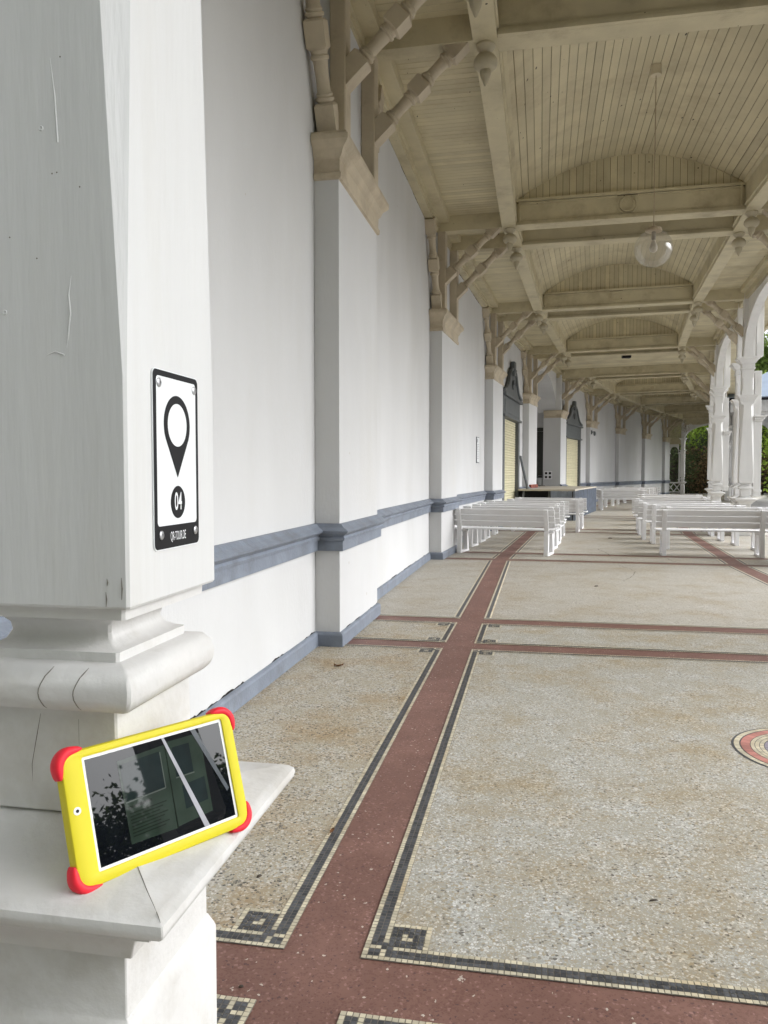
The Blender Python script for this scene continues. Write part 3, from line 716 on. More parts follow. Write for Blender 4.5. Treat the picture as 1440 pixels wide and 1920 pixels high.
# arches of the open side
def arch(Sa, Sb, oa, ob, zs, rise, name, label, group, span_z=5.36, holes=True):
    root = thing(name, label, 'arch', W((Sa + Sb) / 2, (oa + ob) / 2, zs), 0, group)
    n = 28; P = lambda u, o, z: Vector(W(Sa + (Sb - Sa) * u, oa + (ob - oa) * u, z))
    if Sa != Sb: nrm = (Vector(W((Sa + Sb) / 2, oa + 1)) - Vector(W((Sa + Sb) / 2, oa))).normalized()
    else: nrm = (Vector(W(Sa + 1, oa)) - Vector(W(Sa, oa))).normalized()
    L_ = (P(1, 0, 0) - P(0, 0, 0)).length
    rib = MB(); rings = []; inner = []; outer = []
    for k in range(n + 1):
        t = PI * k / n
        u = .5 - .5 * math.cos(t); z = zs + rise * math.sin(t) ** .9
        inner.append((u, z))
        du = .09 * math.cos(t) / L_; dz = .13 * (.6 + .4 * math.sin(t))
        outer.append((min(max(u - du * 1.2, -.0), 1.0), z + dz * math.sin(t)))
    for (u, z), (u2, z2) in zip(inner, outer):
        rings.append([P(u, 0, z) - nrm * .09, P(u, 0, z) + nrm * .09, P(u2, 0, z2) + nrm * .09, P(u2, 0, z2) - nrm * .09])
    rib.loft(rings); rib.build('rib', M_COLUMN, root, rel=True, smooth=30)
    for half in (0, 1):
        sp = MB(); ks = range(0, 14) if half == 0 else range(15, 29)
        ks = [k for k in ks]
        for k in ks[:-1]:
            (u, z), (u2, z2) = outer[k], outer[k + 1]
            for y in (-.025, .025):
                sp.add([P(u, 0, z) + nrm * y, P(u2, 0, z2) + nrm * y, P(u2, 0, span_z) + nrm * y, P(u, 0, span_z) + nrm * y], [(0, 1, 2, 3)])
        # raised frame with a round pierced rosette look
        uc = .10 if half == 0 else .90; zc = span_z - .42
        for r0, r1 in ((.10, .14), (.05, .075)):
            rr = []
            for k in range(21):
                a = 2 * PI * k / 20
                rr.append([P(uc, 0, zc) + (P(1, 0, 0) - P(0, 0, 0)).normalized() * r * math.cos(a) + UP * r * math.sin(a) + nrm * d for r, d in ((r0, -.045), (r1, -.045), (r1, .045), (r0, .045))])
            sp.loft(rr, closed=True, cap0=False, cap1=False)
        sp.build('spandrel', M_COLUMN, root, rel=True)
    return root
for i in range(9):
    arch(NS[i] + CX[1] + .12, NS[i + 1] + CX[0] - .12, OC, OC, 4.06, 1.12, 'arcade_arch', 'white arch starting at the %s' % PAIRN[i], 'arches of the open side')
arch(NS[9] + 1.75, NS[9] + 1.75, PO + .12, OC - 1.02, 3.9, 1.05, 'end_arch', 'wide timber arch at the far end framing green trees', None)
arch(PS_, PS_, PO + .12, OC - 1.02, 4.06, 1.05, 'end_arch', 'timber arch across the near end beside the foreground post', None)
# far end wall above the arch and narrow opening with balustrade by the wall
eg = thing('end_screen', 'narrow end opening with small arch, pierced lattice and crossed balustrade beside the wall', 'screen', W(NS[9] + 1.75, .4))
Se = NS[9] + 1.75
FE = lambda x, y, z: Vector(W(Se + y, x, z))
m = MB()
m.box(REC, OC, -.04, .04, 5.0, 6.4, f=FE); m.box(REC, PO - .11, -.05, .05, 3.62, 3.9, f=FE); m.box(REC, PO - .11, -.09, .09, 3.9, 4.06, f=FE)
m.build('head_board', M_TIMBER, eg, rel=True)
m = MB()
for k in range(-9, 10):       # pierced lattice
    for sg in (-1, 1):
        pts = []
        for t in (0, 1):
            x = .32 + k * .095 + sg * (t - .5) * .94; z = 4.06 + t * .94
            pts.append((x, z))
        (x0, z0), (x1, z1) = pts
        def cl(v): return min(max(v, REC + .02), PO - .12)
        if x0 == x1: continue
        if max(x0, x1) < REC + .02 or min(x0, x1) > PO - .12: continue
        ta = 0; tb = 1
        for lim, s_ in ((REC + .02, 1), (PO - .12, -1)):
            f0 = (lim - x0) / (x1 - x0)
            if (x0 - lim) * s_ < 0: ta = max(ta, f0)
            if (x1 - lim) * s_ < 0: tb = min(tb, f0)
        if tb <= ta: continue
        A = (x0 + (x1 - x0) * ta, z0 + (z1 - z0) * ta); B = (x0 + (x1 - x0) * tb, z0 + (z1 - z0) * tb)
        m.tube([FE(A[0], sg * .01, A[1]), FE(B[0], sg * .01, B[1])], .02, 4)
m.build('lattice', M_TIMBER, eg, rel=True)
m = MB()      # small arch on colonnettes
for x in (REC + .10, PO - .24):
    m.box(x - .05, x + .05, -.05, .05, .86, 3.05, f=FE); m.box(x - .09, x + .09, -.09, .09, 2.92, 3.0, f=FE); m.box(x - .08, x + .08, -.08, .08, 1.0, 1.06, f=FE)
xa, xb = REC + .16, PO - .30; top = []
for k in range(17):
    t = PI * k / 16; top.append(((xa + xb) / 2 - math.cos(t) * (xb - xa) / 2, 3.02 + .42 * math.sin(t)))
for (x0, z0), (x1, z1) in zip(top, top[1:]):
    m.loft([[FE(x0, -.04, z0), FE(x0, .04, z0), FE(x0, .04, 3.62), FE(x0, -.04, 3.62)], [FE(x1, -.04, z1), FE(x1, .04, z1), FE(x1, .04, 3.62), FE(x1, -.04, 3.62)]])
m.build('small_arch', M_COLUMN, eg, rel=True)
m = MB(); m.box(REC, PO - .15, -.09, .09, .76, .86, f=FE); m.box(REC, PO - .15, -.05, .05, .10, .17, f=FE)
for a, b in ((REC + .02, PO - .16), ):
    c_ = (a + b) / 2
    for x0, x1 in ((a, c_), (c_, b)):
        m.tube([FE(x0, 0, .17), FE(x1, 0, .76)], .035, 4); m.tube([FE(x0, .02, .76), FE(x1, .02, .17)], .035, 4)
m.build('balustrade', M_COLUMN, eg, rel=True)

# ------------------------------------------------------------------ shuttered windows, niche door, stage
def window(S0, S1, label):
    Sc = (S0 + S1) / 2; h = (S1 - S0) / 2
    r = thing('shuttered_window', label, 'window', W(Sc, REC), ang(Sc), 'shuttered windows with grey frames')
    m = MB()
    for sg in (-1, 1):
        a, b = sorted((sg * h, sg * (h - .26))); m.box(-.16, .07, a, b, .0, 3.05, ch=.008)
        a, b = sorted((sg * (h + .03), sg * (h - .29))); m.box(-.1, .10, a, b, 0.0, .22, ch=.008)
    m.build('jamb', M_WINFR, r)
    m = MB(); m.box(-.2, .07, -h, h, 3.051, 3.6, ch=.006); m.box(-.1, .13, -h - .05, h + .05, 3.02, 3.09, ch=.01)
    m.box(.071, .085, -h + .2, h - .2, 3.16, 3.52, ch=.004)
    m.box(-.1, .16, -h - .10, h + .10, 3.601, 3.68, ch=.012); m.build('frieze', M_WINFR, r)
    out = [(-h - .08, 0), (-h - .08, .05), (-h * .82, .10), (-h * .62, .22), (-h * .46, .42), (-h * .34, .64), (-h * .25, .74), (-h * .14, .78), (h * .14, .78), (h * .25, .74), (h * .34, .64), (h * .46, .42), (h * .62, .22), (h * .82, .10), (h + .08, .05), (h + .08, 0)]
    m = MB(); m.loft([[(-.05, y, 3.681 + z) for y, z in out], [(.08, y, 3.681 + z) for y, z in out]])
    for a, b in zip(out[1:-1], out[2:-1]):
        m.tube([(.10, a[0], 3.70 + a[1]), (.10, b[0], 3.70 + b[1])], .045, 6)
    m.box(.02, .16, -.13, .13, 4.30, 4.72, ch=.02); m.box(.0, .18, -.17, .17, 4.44, 4.49, ch=.01)
    m.build('pediment', M_WINFR, r)
    m = MB()      # shell ornament
    for k in range(7):
        a = R(-60 + 20 * k); m.tube([(.10, 0, 3.92), (.12, .2 * math.sin(a), 3.92 + .26 * math.cos(a))], [.02, .035], 6)
    m.build('shell_ornament', M_WINFR, r)
    m = MB(); z = .02; n = 0
    while z < 3.04:
        zz = min(z + .074, 3.045)
        m.loft([[(-.06, y, z), (-.035, y, z + .012), (-.03, y, (z + zz) / 2), (-.035, y, zz - .012), (-.06, y, zz)] for y in (-h + .2, h - .2)], closed=False)
        z += .075
    m.build('roller_shutter', M_SHUT, r, smooth=50)
    return r
window(*WIN1, 'grey framed window with cream roller shutter and pediment, before the stage')
window(*WIN2, 'smaller looking grey framed shuttered window beyond the stage and pier')
dr = thing('panelled_door', 'tall dark panelled door at the end of the niche behind the stage', 'door', W(N1 + .35, -1.55), ang(N1 + .3))
for sg in (-1, 1):
    m = MB(); a, b = sorted((sg * .01, sg * .76)); m.box(a, b, -.06, -.012, 0, 3.2)
    for z0, z1 in ((1.1, 1.9), (2.05, 3.05)): m.box(a + .13, b - .13, -.085, -.061, z0, z1, ch=.012)
    m.build('door_leaf', M_DOOR, dr)
m = MB(); m.box(-.9, .9, -.12, -.012, 3.21, 3.36, ch=.02); m.build('door_head', M_DOOR, dr)
for a, b in ((-.88, -.77), (.77, .86)):
    m = MB(); m.box(a, b, -.10, -.012, 0, 3.2); m.build('door_jamb', M_DOOR, dr)

SA, SB, SO, SZ = NS[4] - 1.7, NS[4] + 5.36, 1.6, .95
stage = thing('stage', 'low wooden stage with grey blue boarded front and pale deck', 'stage', W(NS[4] + 2, .8))
m = MB(); m.wbox(SA, NS[4] - .12, REC + .1, SO + .03, SZ - .05, SZ); m.wbox(NS[4] - .119, N0, .12, SO + .03, SZ - .05, SZ); m.wbox(N0 + .001, SB, -.9, SO + .03, SZ - .05, SZ)
m.build('deck', mat('pale_deck', (0.46, 0.42, 0.35), .6, .1, 5, island=.1), stage, rel=True)
m = MB(); S = SA
while S < SB - .05:
    e = min(S + .3, SB); m.wbox(S + .03, e - .03, SO - .045, SO - .01, 0.005, SZ - .051); m.wbox(S - .035, S + .035, SO - .02, SO + .035, 0.005, SZ - .051); S += .3
m.wbox(SA, SB, SO - .06, SO - .035, .005, SZ - .06, 1)
m.build('front_panel', [M_BLUE, M_DARK], stage, rel=True)
m = MB(); FS = lambda x, y, z: Vector(W(SA + y, x, z))
m.box(SO - .66, SO - .07, .031, .05, .005, SZ - .06, f=FS)
for k in range(4): m.box(SO - .66 + k * .155, SO - .66 + (k + 1) * .155 - .012, .0, .03, .005, SZ - .051, f=FS)
m.box(SO - .70, SO - .661, -.03, .05, .005, SZ - .051, f=FS)
m.build('side_panel', M_BLUE, stage, rel=True)
m = MB(); m.box(REC + .1, SO - .72, .5, .53, .005, SZ - .06, f=FS); m.build('void_shade', mat('dark_void_shade', (.03, .032, .035), .8), stage, rel=True)  # near-black sheet: the shade of the void under the deck, put into colour
M_STP = mat('step_paint', (.25, .25, .24), .6)
for k, (y, z) in enumerate(((.05, .66), (-.22, .38))): m = MB(); m.box(.05, SO - .73, y - .16, y + .14, z - .04, z, f=FS); m.build('step', M_STP, stage, rel=True)
m = MB()
M_STR = mat('stringer_paint', (.2, .21, .22), .6)
for x in (.05, SO - .76): m = MB(); m.tube([FS(x, -.42, .02), FS(x, .2, .9)], .035, 4); m.build('stringer', M_STR, stage, rel=True)

# handrail frame leaning at the wall, sockets, bucket, brick, floodlight, notice
hr = thing('metal_rail', 'narrow grey metal rail frame leaning against the wall by the stage', 'rail', W(NS[4] - .9, -.1))
m = MB(); FH = lambda y, o, z: Vector(W(NS[4] - .9 + y, o, z))
for d in (0, .16): m = MB(); m.tube([FH(-.45 + d, .14, SZ + .0), FH(.25 + d, -.20, 2.0)], .028, 6); m.build('bar', M_WINFR, hr, rel=True)
m = MB()
for t in (.03, .35, .97):
    A = FH(-.45 + .7 * t, .14 - .34 * t, SZ + (2.0 - SZ) * t); B = FH(-.29 + .7 * t, .14 - .34 * t, SZ + (2.0 - SZ) * t); m = MB(); m.tube([A, B], .04, 6); m.build('crossbar', M_WINFR, hr, rel=True)
sk = thing('socket_panel', 'small white panel of four dark sockets on the stage pier', 'socket panel', W(NS[5] - .02, -.5, 1.38), ang(NS[5]))
m = MB(); m.box(-.17, .17, -.02, 0, -.17, .17, ch=.006); m.build('plate', M_BENCH, sk)
for x in (-.08, .08):
    for z in (-.08, .08):
        m = MB(); m.box(x - .045, x + .045, -.028, -.0205, z - .045, z + .045); m.build('socket', M_BLACK, sk)
bk = thing('bucket', 'pale plastic bucket standing by the dark door on the stage', 'bucket', W(NS[5] + .12, -.86, SZ))
m = MB(); m.lathe([(.10, .0), (.14, .30), (.15, .305), (.15, .32), (.13, .32), (.095, .02)], 20); m.build('pail', mat('grey_plastic', (.45, .46, .46), .5), bk, smooth=40)
m = MB(); m.tube([(.15 * math.cos(a), .02, .31 + .1 * math.sin(a) - .0) for a in [PI * k / 10 for k in range(11)]], .005, 5); m.build('handle', M_STEEL, bk)
bc = MB()
for k in range(3): bc.box(-.02, .06, .05 + k * .42, .44 + k * .42, SZ + .003, SZ + .12, ch=.006)
bo = bc.build('brick_course', mat('red_brick', (.26, .075, .05), .8, .3, 12, island=.3)); bo.matrix_basis = loc_mat(NS[4] + .05, .02)
tag(bo, 'short course of red bricks at the foot of the stage pilaster', 'bricks')
fld = thing('floodlight', 'small black floodlight box under the ceiling of the middle bay', 'floodlight', W(NS[4] + 2.0, 2.9, 5.45))
m = MB(); m.box(-.14, .14, -.1, .1, -.11, .11, ch=.015); m.build('housing', M_BLACK, fld)
m = MB(); m.box(-.02, .02, -.03, .03, .111, .245); m.build('bracket', M_BLACK, fld)
wl = thing('wall_fitting', 'small grey bracket fitting on the pilaster below its capital', 'fitting', W(NS[6] + .2, .0, 3.5), ang(NS[6] + .2))
m = MB(); m.box(.0, .05, -.05, .05, -.1, .1, ch=.01); m.build('plate', M_WINFR, wl)
m = MB(); m.tube([(.05, 0, .0), (.13, 0, .03)], .02, 8); m.build('arm', M_WINFR, wl); m = MB(); m.lathe([(.001, .06), (.05, .02), (.07, -.08), (.04, -.16), (.001, -.18)], 12, (.17, 0, .0)); m.build('shade', M_WINFR, wl, smooth=60)
nS_ = 17.6
no = thing('wall_notice', 'small framed paper notice on the white wall behind the left benches', 'notice', W(nS_, REC, 1.97), ang(nS_))
m = MB(); m.box(.001, .02, -.2, .2, -.30, .30, ch=.004); m.build('frame', mat('notice_frame', (.2, .2, .21), .5), no)
m = MB(); m.box(.021, .024, -.18, .18, -.28, .28); m.build('paper', M_SIGNW, no)
m = MB()
for k in range(9): m.box(.0245, .0255, -.14 + .02 * (k % 2), .13 - .03 * (k % 3), .12 - k * .04, .132 - k * .04)
m.box(.0245, .0255, -.15, -.03, .17, .25); m.build('print', mat('faint_print', (.38, .38, .4), .6), no)

# ------------------------------------------------------------------ lamps
def glass_mat():
    m = bpy.data.materials.new('lamp_glass'); m.use_nodes = True
    t = m.node_tree; N = t.nodes; L = t.links
    for n in list(N):
        if n.type != 'OUTPUT_MATERIAL': N.remove(n)
    out = [n for n in N if n.type == 'OUTPUT_MATERIAL'][0]
    tr = N.new('ShaderNodeBsdfTransparent'); tr.inputs[0].default_value = (.94, .935, .92, 1)
    gl = N.new('ShaderNodeBsdfGlossy'); gl.inputs['Roughness'].default_value = .03
    df = N.new('ShaderNodeBsdfTranslucent'); df.inputs[0].default_value = (.62, .59, .53, 1)
    fr = N.new('ShaderNodeFresnel'); fr.inputs[0].default_value = 1.5
    m1 = N.new('ShaderNodeMixShader'); m1.inputs[0].default_value = .17; L.new(tr.outputs[0], m1.inputs[1]); L.new(df.outputs[0], m1.inputs[2])
    m2 = N.new('ShaderNodeMixShader'); fm = N.new('ShaderNodeMath'); fm.operation = 'MULTIPLY'; fm.inputs[1].default_value = .16; L.new(fr.outputs[0], fm.inputs[0]); L.new(fm.outputs[0], m2.inputs[0]); L.new(m1.outputs[0], m2.inputs[1]); L.new(gl.outputs[0], m2.inputs[2])
    L.new(m2.outputs[0], out.inputs['Surface']); return m
M_GLASS = glass_mat()
M_BULB = mat('opal_bulb', (.52, .48, .41), .3, 0)
M_CORD = mat('cord_fabric', (.42, .34, .24), .7, .1, 50)
ZL = 4.16
lamp = thing('pendant_lamp', 'clear glass globe lamp hanging on a long cord under the nearest vault', 'lamp', W(NS[1] + 4.1, 2.92, arcz(2.92)), 0, 'globe lamps under the vaults')
dz = ZL - arcz(2.92)
m = MB(); m.lathe([(.06, -.12), (.065, -.115), (.065, .0)], 20); m.build('canopy', mat('cream_canopy', (.55, .49, .36), .5), lamp, smooth=40)
m = MB(); m.tube([(0, 0, -.12), (0, 0, dz + .23)], .006, 6); m.build('cord', M_CORD, lamp)
m = MB(); m.lathe([(.02, .27), (.095, .235), (.10, .205), (.085, .20)], 24, (0, 0, dz)); m.build('fitting', M_CORD, lamp, smooth=40)
m = MB(); rr = .225; m.lathe([(rr * math.sin(R(25 + 155 * k / 22)) + .0005, rr * math.cos(R(25 + 155 * k / 22))) for k in range(23)], 40, (0, 0, dz)); m.build('globe', M_GLASS, lamp, smooth=60)
m = MB(); m.lathe([(.022, .20), (.026, .12), (.022, .10)], 14, (0, 0, dz)); m.build('bulb_holder', mat('holder', (.2, .17, .13), .5), lamp)
m = MB(); m.lathe([(.02, .10), (.03, .07), (.045, .03), (.05, .0), (.042, -.03), (.02, -.048), (.001, -.05)], 18, (0, 0, dz)); m.build('bulb', M_BULB, lamp, smooth=60)
copy_tree(lamp, W(NS[7] + 4.1, 2.92, arcz(2.92)), 0, 'small looking globe lamp far down the gallery before the end arch')

# ------------------------------------------------------------------ benches
def make_bench(L_, label, loc, rz, group):
    r = thing('slatted_bench', label, 'bench', loc, rz, group)
    h = L_ / 2
    bx = lambda p0, p1, w_, d_: None
    def plank(m, x0, x1, A, B, t):     # board in the yz plane from A to B with thickness t across
        A = Vector((0, *A)); B = Vector((0, *B)); d = (B - A).normalized(); n = Vector((0, -d.z, d.y)) * t / 2
        ring = [A - n, A + n, B + n, B - n]
        m.loft([[(x0, p.y, p.z) for p in ring], [(x1, p.y, p.z) for p in ring]])
    for k in range(3):
        z0 = .495 + k * .105; y0 = .115 - (z0 - .42) * .33; z1 = z0 + .092; y1 = .115 - (z1 - .42) * .33
        m = MB(); plank(m, -h, h, (y0 + .035, z0), (y1 + .035, z1), .026); m.build('back_slat', M_BENCH, r, bevel=.004)
    for k in range(4):
        y0 = .16 + k * .10; m = MB(); m.box(-h, h, y0, y0 + .088, .425, .45); m.build('seat_slat', M_BENCH, r, bevel=.004)
    for x in (-h + .10, h - .18):
        m = MB()
        plank(m, x, x + .075, (.09, .03), (.115, .43), .085)
        plank(m, x, x + .075, (.115, .40), (-.01, .80), .062)
        plank(m, x, x + .075, (.50, .03), (.44, .424), .085)
        plank(m, x, x + .075, (.04, .02), (.56, .02), .04)
        plank(m, x, x + .075, (.08, .40), (.54, .40), .048)
        m.build('end_frame', M_BENCH, r, bevel=.004)
        for k in range(3):
            m = MB(); z0 = .54 + k * .105; y0 = .115 - (z0 - .42) * .31; m.tube([(x + .037, y0 - .02, z0), (x + .037, y0 - .043, z0)], .009, 8); m.build('bolt', M_BENCH, r)
    return r
BG = 'white slatted benches'
def bl(o0, o1, S, skew=0): return (o0, o1, S, skew)
left_rows = [(-.10, 1.82, 1.0 + NS[2], -8), (.10, 1.68, 2.2 + NS[2], -6), (.10, 1.75, 3.25 + NS[2], -4), (.1, 1.72, 4.2 + NS[2], -3), (.12, 1.78, 5.5 + NS[2], -2), (.35, 2.15, 6.9 + NS[2], 0), (.4, 2.1, 8.2 + NS[2], 0)]
right_rows = [(3.47, 5.30, 1.45 + NS[2], 1), (3.72, 5.38, 2.75 + NS[2], 0), (3.55, 5.2, 3.9 + NS[2], 0), (3.42, 5.1, 5.0 + NS[2], 0), (3.40, 5.1, 6.4 + NS[2], 0), (3.36, 5.05, 8.0 + NS[2], 0), (3.5, 5.2, 10.2 + NS[2], 0), (3.5, 5.2, 12.6 + NS[2], 0)]
far_rows = [(1.72, 3.35, NS[4] + 5.9, 0), (1.4, 3.2, NS[4] + 7.3, 0), (1.4, 3.2, NS[4] + 8.9, 0), (1.5, 3.2, NS[4] + 10.6, 0), (1.5, 3.2, NS[4] + 12.4, 0), (1.5, 3.2, NS[4] + 14.5, 0)]
bench0 = None
def put_bench(o0, o1, S, sk, label):
    global bench0
    c = (o0 + o1) / 2; p = W(S, c); rz = ang(S) + R(sk + random.uniform(-1.3, 1.3))
    if bench0 is None:
        bench0 = make_bench(1.84, label, p, rz, BG); return
    copy_tree(bench0, p, rz, label, BG)
for k, b in enumerate(left_rows):
    put_bench(*b, 'white slatted bench by the left wall, ' + ('front one with its whole back showing' if k == 0 else '%s row from the camera' % ORD[k]))
for k, b in enumerate(right_rows):
    put_bench(*b, 'white slatted bench beside the right columns, ' + ('front one with its whole back showing' if k == 0 else '%s row from the camera' % ORD[k]))
for k, b in enumerate(far_rows):
    put_bench(*b, 'white slatted bench in the far block beyond the stage, ' + ('nearest row' if k == 0 else '%s row' % ORD[k]))

# ------------------------------------------------------------------ the plaque on the post
M_SG = Matrix.Translation(Vector(W(0.316, 1.0165, 1.4212))) @ Matrix.Rotation(ang(0), 4, 'Z') @ Matrix.Rotation(R(90), 4, 'Z') @ Matrix.Rotation(R(90), 4, 'X')
# local: x along the gallery, y up, z out of the post face
sign = bpy.data.objects.new('plaque', None); COL.objects.link(sign); sign.matrix_basis = M_SG
tag(sign, 'black and white plaque with a map pin and number 04 screwed to the post', 'sign')
def rrect(hx, hy, r, n=6, cx=0, cy=0):
    pts = []
    for k, (sx, sy) in enumerate(((1, 1), (-1, 1), (-1, -1), (1, -1))):
        for j in range(n + 1):
            a = PI / 2 * k + PI / 2 * j / n
            pts.append((cx + sx * (hx - r) + r * math.cos(a), cy + sy * (hy - r) + r * math.sin(a)))
    return pts
m = MB(); o_ = rrect(.0765, .131, .010); m.loft([[(x, y, 0) for x, y in o_], [(x, y, .0016) for x, y in o_]])
m.build('edge', M_SIGNW, sign)
m = MB(); o_ = rrect(.0752, .1297, .009); m.add([(x, y, .0019) for x, y in o_], [tuple(range(len(o_)))]); m.build('plate', M_BLACK, sign)
m = MB(); o_ = rrect(.066, .1085, .0065, cy=.0125); m.add([(x, y, .0022) for x, y in o_], [tuple(range(len(o_)))]); m.build('field', M_SIGNW, sign)
def disc(m, cx, cy, r, z, mi=0, n=40): m.add([(cx + r * math.cos(2 * PI * k / n), cy + r * math.sin(2 * PI * k / n), z) for k in range(n)], [tuple(range(n))], mi)
m = MB(); cy = .053; pr = .044
ptsp = [(pr * math.cos(a), cy + pr * math.sin(a)) for a in [R(-28 + 236 * k / 36) for k in range(37)]] + [(0, -.026)]
m.add([(x, y, .0025) for x, y in ptsp], [tuple(range(len(ptsp)))], 0)
disc(m, 0, cy, .032, .0028, 1); m.build('map_pin', [M_BLACK, M_SIGNW], sign)
m = MB(); disc(m, 0, -.0625, .0245, .0025); m.build('number_disc', M_BLACK, sign)
def text(body, name, size, sx, x, y, z, material, parent, off=0.0):
    cu = bpy.data.curves.new(name, 'FONT'); cu.body = body; cu.size = size; cu.align_x = 'CENTER'; cu.align_y = 'CENTER'; cu.offset = off
    tmp = bpy.data.objects.new(name + '_src', cu); COL.objects.link(tmp)
    bpy.context.view_layer.update()
    me = bpy.data.meshes.new_from_object(tmp.evaluated_get(bpy.context.evaluated_depsgraph_get()))
    bpy.data.objects.remove(tmp)
    me.materials.clear(); me.materials.append(material)
    o = bpy.data.objects.new(name, me); COL.objects.link(o); o.parent = parent; o.location = (x, y, z); o.scale = (sx, 1, 1)
    return o
text('04', 'number', .037, .68, 0, -.0625, .0029, M_SIGNW, sign, .0005)
text('QR-TOUR.DE', 'web_address', .019, .46, 0, -.1135, .0023, M_SIGNW, sign, .0)
for x, y in ((-.058, .111), (.060, .111), (-.056, -.109), (.060, -.109)):
    m = MB(); m.lathe([(.0066, 0), (.0066, .0012), (.005, .0022), (.0022, .0024), (.0018, .0012)], 18); s_ = m.build('screw', M_STEEL, sign, smooth=40); s_.location = (x, y, .0023)

# ------------------------------------------------------------------ the tablet
yaw = R(48.1); tilt = R(16.93)
dx = Vector((math.cos(yaw), math.sin(yaw), 0)); nh = Vector((math.sin(yaw), -math.cos(yaw), 0))
uy = -nh * math.sin(tilt) + UP * math.cos(tilt); nz_ = dx.cross(uy)
TL_, TH_ = .277, .176
ctr = Vector((-.3905, .990, .862)) + dx * TL_ / 2 + uy * TH_ / 2 - nz_ * .009
tab = bpy.data.objects.new('tablet', None); COL.objects.link(tab)
Mt = Matrix((dx, uy, nz_)).transposed().to_4x4(); Mt.translation = ctr; tab.matrix_basis = Mt
tag(tab, 'tablet in a yellow case with red corner bumpers leaning on the post pedestal', 'tablet')
hx, hy = TL_ / 2, TH_ / 2
m = MB(); sx_, sy_, ox, oy = .110, .0705, .005, .0025       # screen half sizes and offset
def rr3(hx_, hy_, r, z, cx=0, cy=0): return [(x, y, z) for x, y in rrect(hx_, hy_, r, 8, cx, cy)]
m.loft([rr3(hx - .004, hy - .004, .014, -.013), rr3(hx, hy, .017, -.008), rr3(hx, hy, .017, .005), rr3(hx - .0015, hy - .0015, .016, .0082), rr3(hx - .005, hy - .005, .014, .0095),
        rr3(sx_ + .0055, sy_ + .0055, .004, .0095, ox, oy), rr3(sx_ + .0043, sy_ + .0043, .003, .0088, ox, oy), rr3(sx_ + .004, sy_ + .004, .003, .0062, ox, oy)], cap1=False)
m.build('case', M_YELLOW, tab, smooth=35)
m = MB(); m.add(rr3(sx_ + .0045, sy_ + .0045, .003, .0067, ox, oy), [tuple(range(36))]); m.build('bezel', M_BEZEL, tab)
def scr(name, base, rough=.06, emit=None, es=0):
    mm = mat(name, base, rough, .25, 25, spec=.38); b = mm.node_tree.nodes['Principled BSDF']
    if emit: b.inputs['Emission Color'].default_value = (*emit, 1); b.inputs['Emission Strength'].default_value = es
    return mm
scn = MB(); scn.quad((ox - sx_, oy - sy_, .0069), (ox + sx_, oy - sy_, .0069), (ox + sx_, oy + sy_, .0069), (ox - sx_, oy + sy_, .0069))
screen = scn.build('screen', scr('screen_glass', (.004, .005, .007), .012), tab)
def sq(m, x0, y0, x1, y1, x2, y2, x3, y3, z=.0071): 
    f_ = lambda u, v: (ox - sx_ + u * 2 * sx_, oy - sy_ + v * 2 * sy_, z)
    m.quad(f_(x0, y0), f_(x1, y1), f_(x2, y2), f_(x3, y3))
m = MB(); sq(m, .215, .10, .545, .09, .55, .93, .205, .90); sq(m, .555, .10, .83, .13, .83, .95, .555, .95)
m.build('page_picture', scr('page_tone', (.022, .034, .026), .03), screen)
m = MB(); sq(m, .225, .50, .505, .52, .505, .88, .22, .86, .0073); sq(m, .60, .58, .735, .58, .735, .88, .60, .88, .0073); sq(m, .63, .24, .81, .26, .81, .50, .63, .48, .0073)
m.build('photo_picture', scr('photo_tone', (.010, .017, .018), .02), screen)
m = MB(); sq(m, .222, .485, .507, .505, .507, .517, .222, .497, .0075); sq(m, .596, .565, .739, .565, .739, .577, .596, .577, .0075); sq(m, .506, .51, .512, .51, .512, .87, .506, .87, .0075)
m.build('photo_border', scr('border_tone', (.07, .085, .075), .12), screen)
m = MB(); sq(m, .235, .425, .40, .435, .40, .458, .235, .448, .0075)
for k in range(8):
    v = .375 - k * .031; e = .50 - .03 * ((k * 7) % 3); sq(m, .235, v, e, v + .006, e, v + .018, .235, v + .012, .0075)
sq(m, .548, .09, .553, .09, .553, .93, .548, .93, .0075)
m.build('text_lines', scr('text_tone', (.012, .018, .014), .03), screen)
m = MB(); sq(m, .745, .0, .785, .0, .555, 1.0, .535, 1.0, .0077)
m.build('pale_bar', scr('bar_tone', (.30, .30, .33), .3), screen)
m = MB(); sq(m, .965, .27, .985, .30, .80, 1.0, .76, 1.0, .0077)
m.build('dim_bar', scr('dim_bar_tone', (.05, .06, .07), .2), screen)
m = MB(); random.seed(3)
m.build_dummy = None
cm = MB(); cm.lathe([(.0052, 0), (.0052, .0008), (.0034, .001), (.0001, .001)], 20); c_ = cm.build('camera_lens', M_BEZEL, tab, smooth=40); c_.location = (-hx + .0125, .012, .0093)
cm = MB(); cm.lathe([(.0022, 0), (.0022, .0004), (.0001, .0005)], 14); d_ = cm.build('lens_glass', M_BLACK, c_); d_.location = (0, 0, .001)
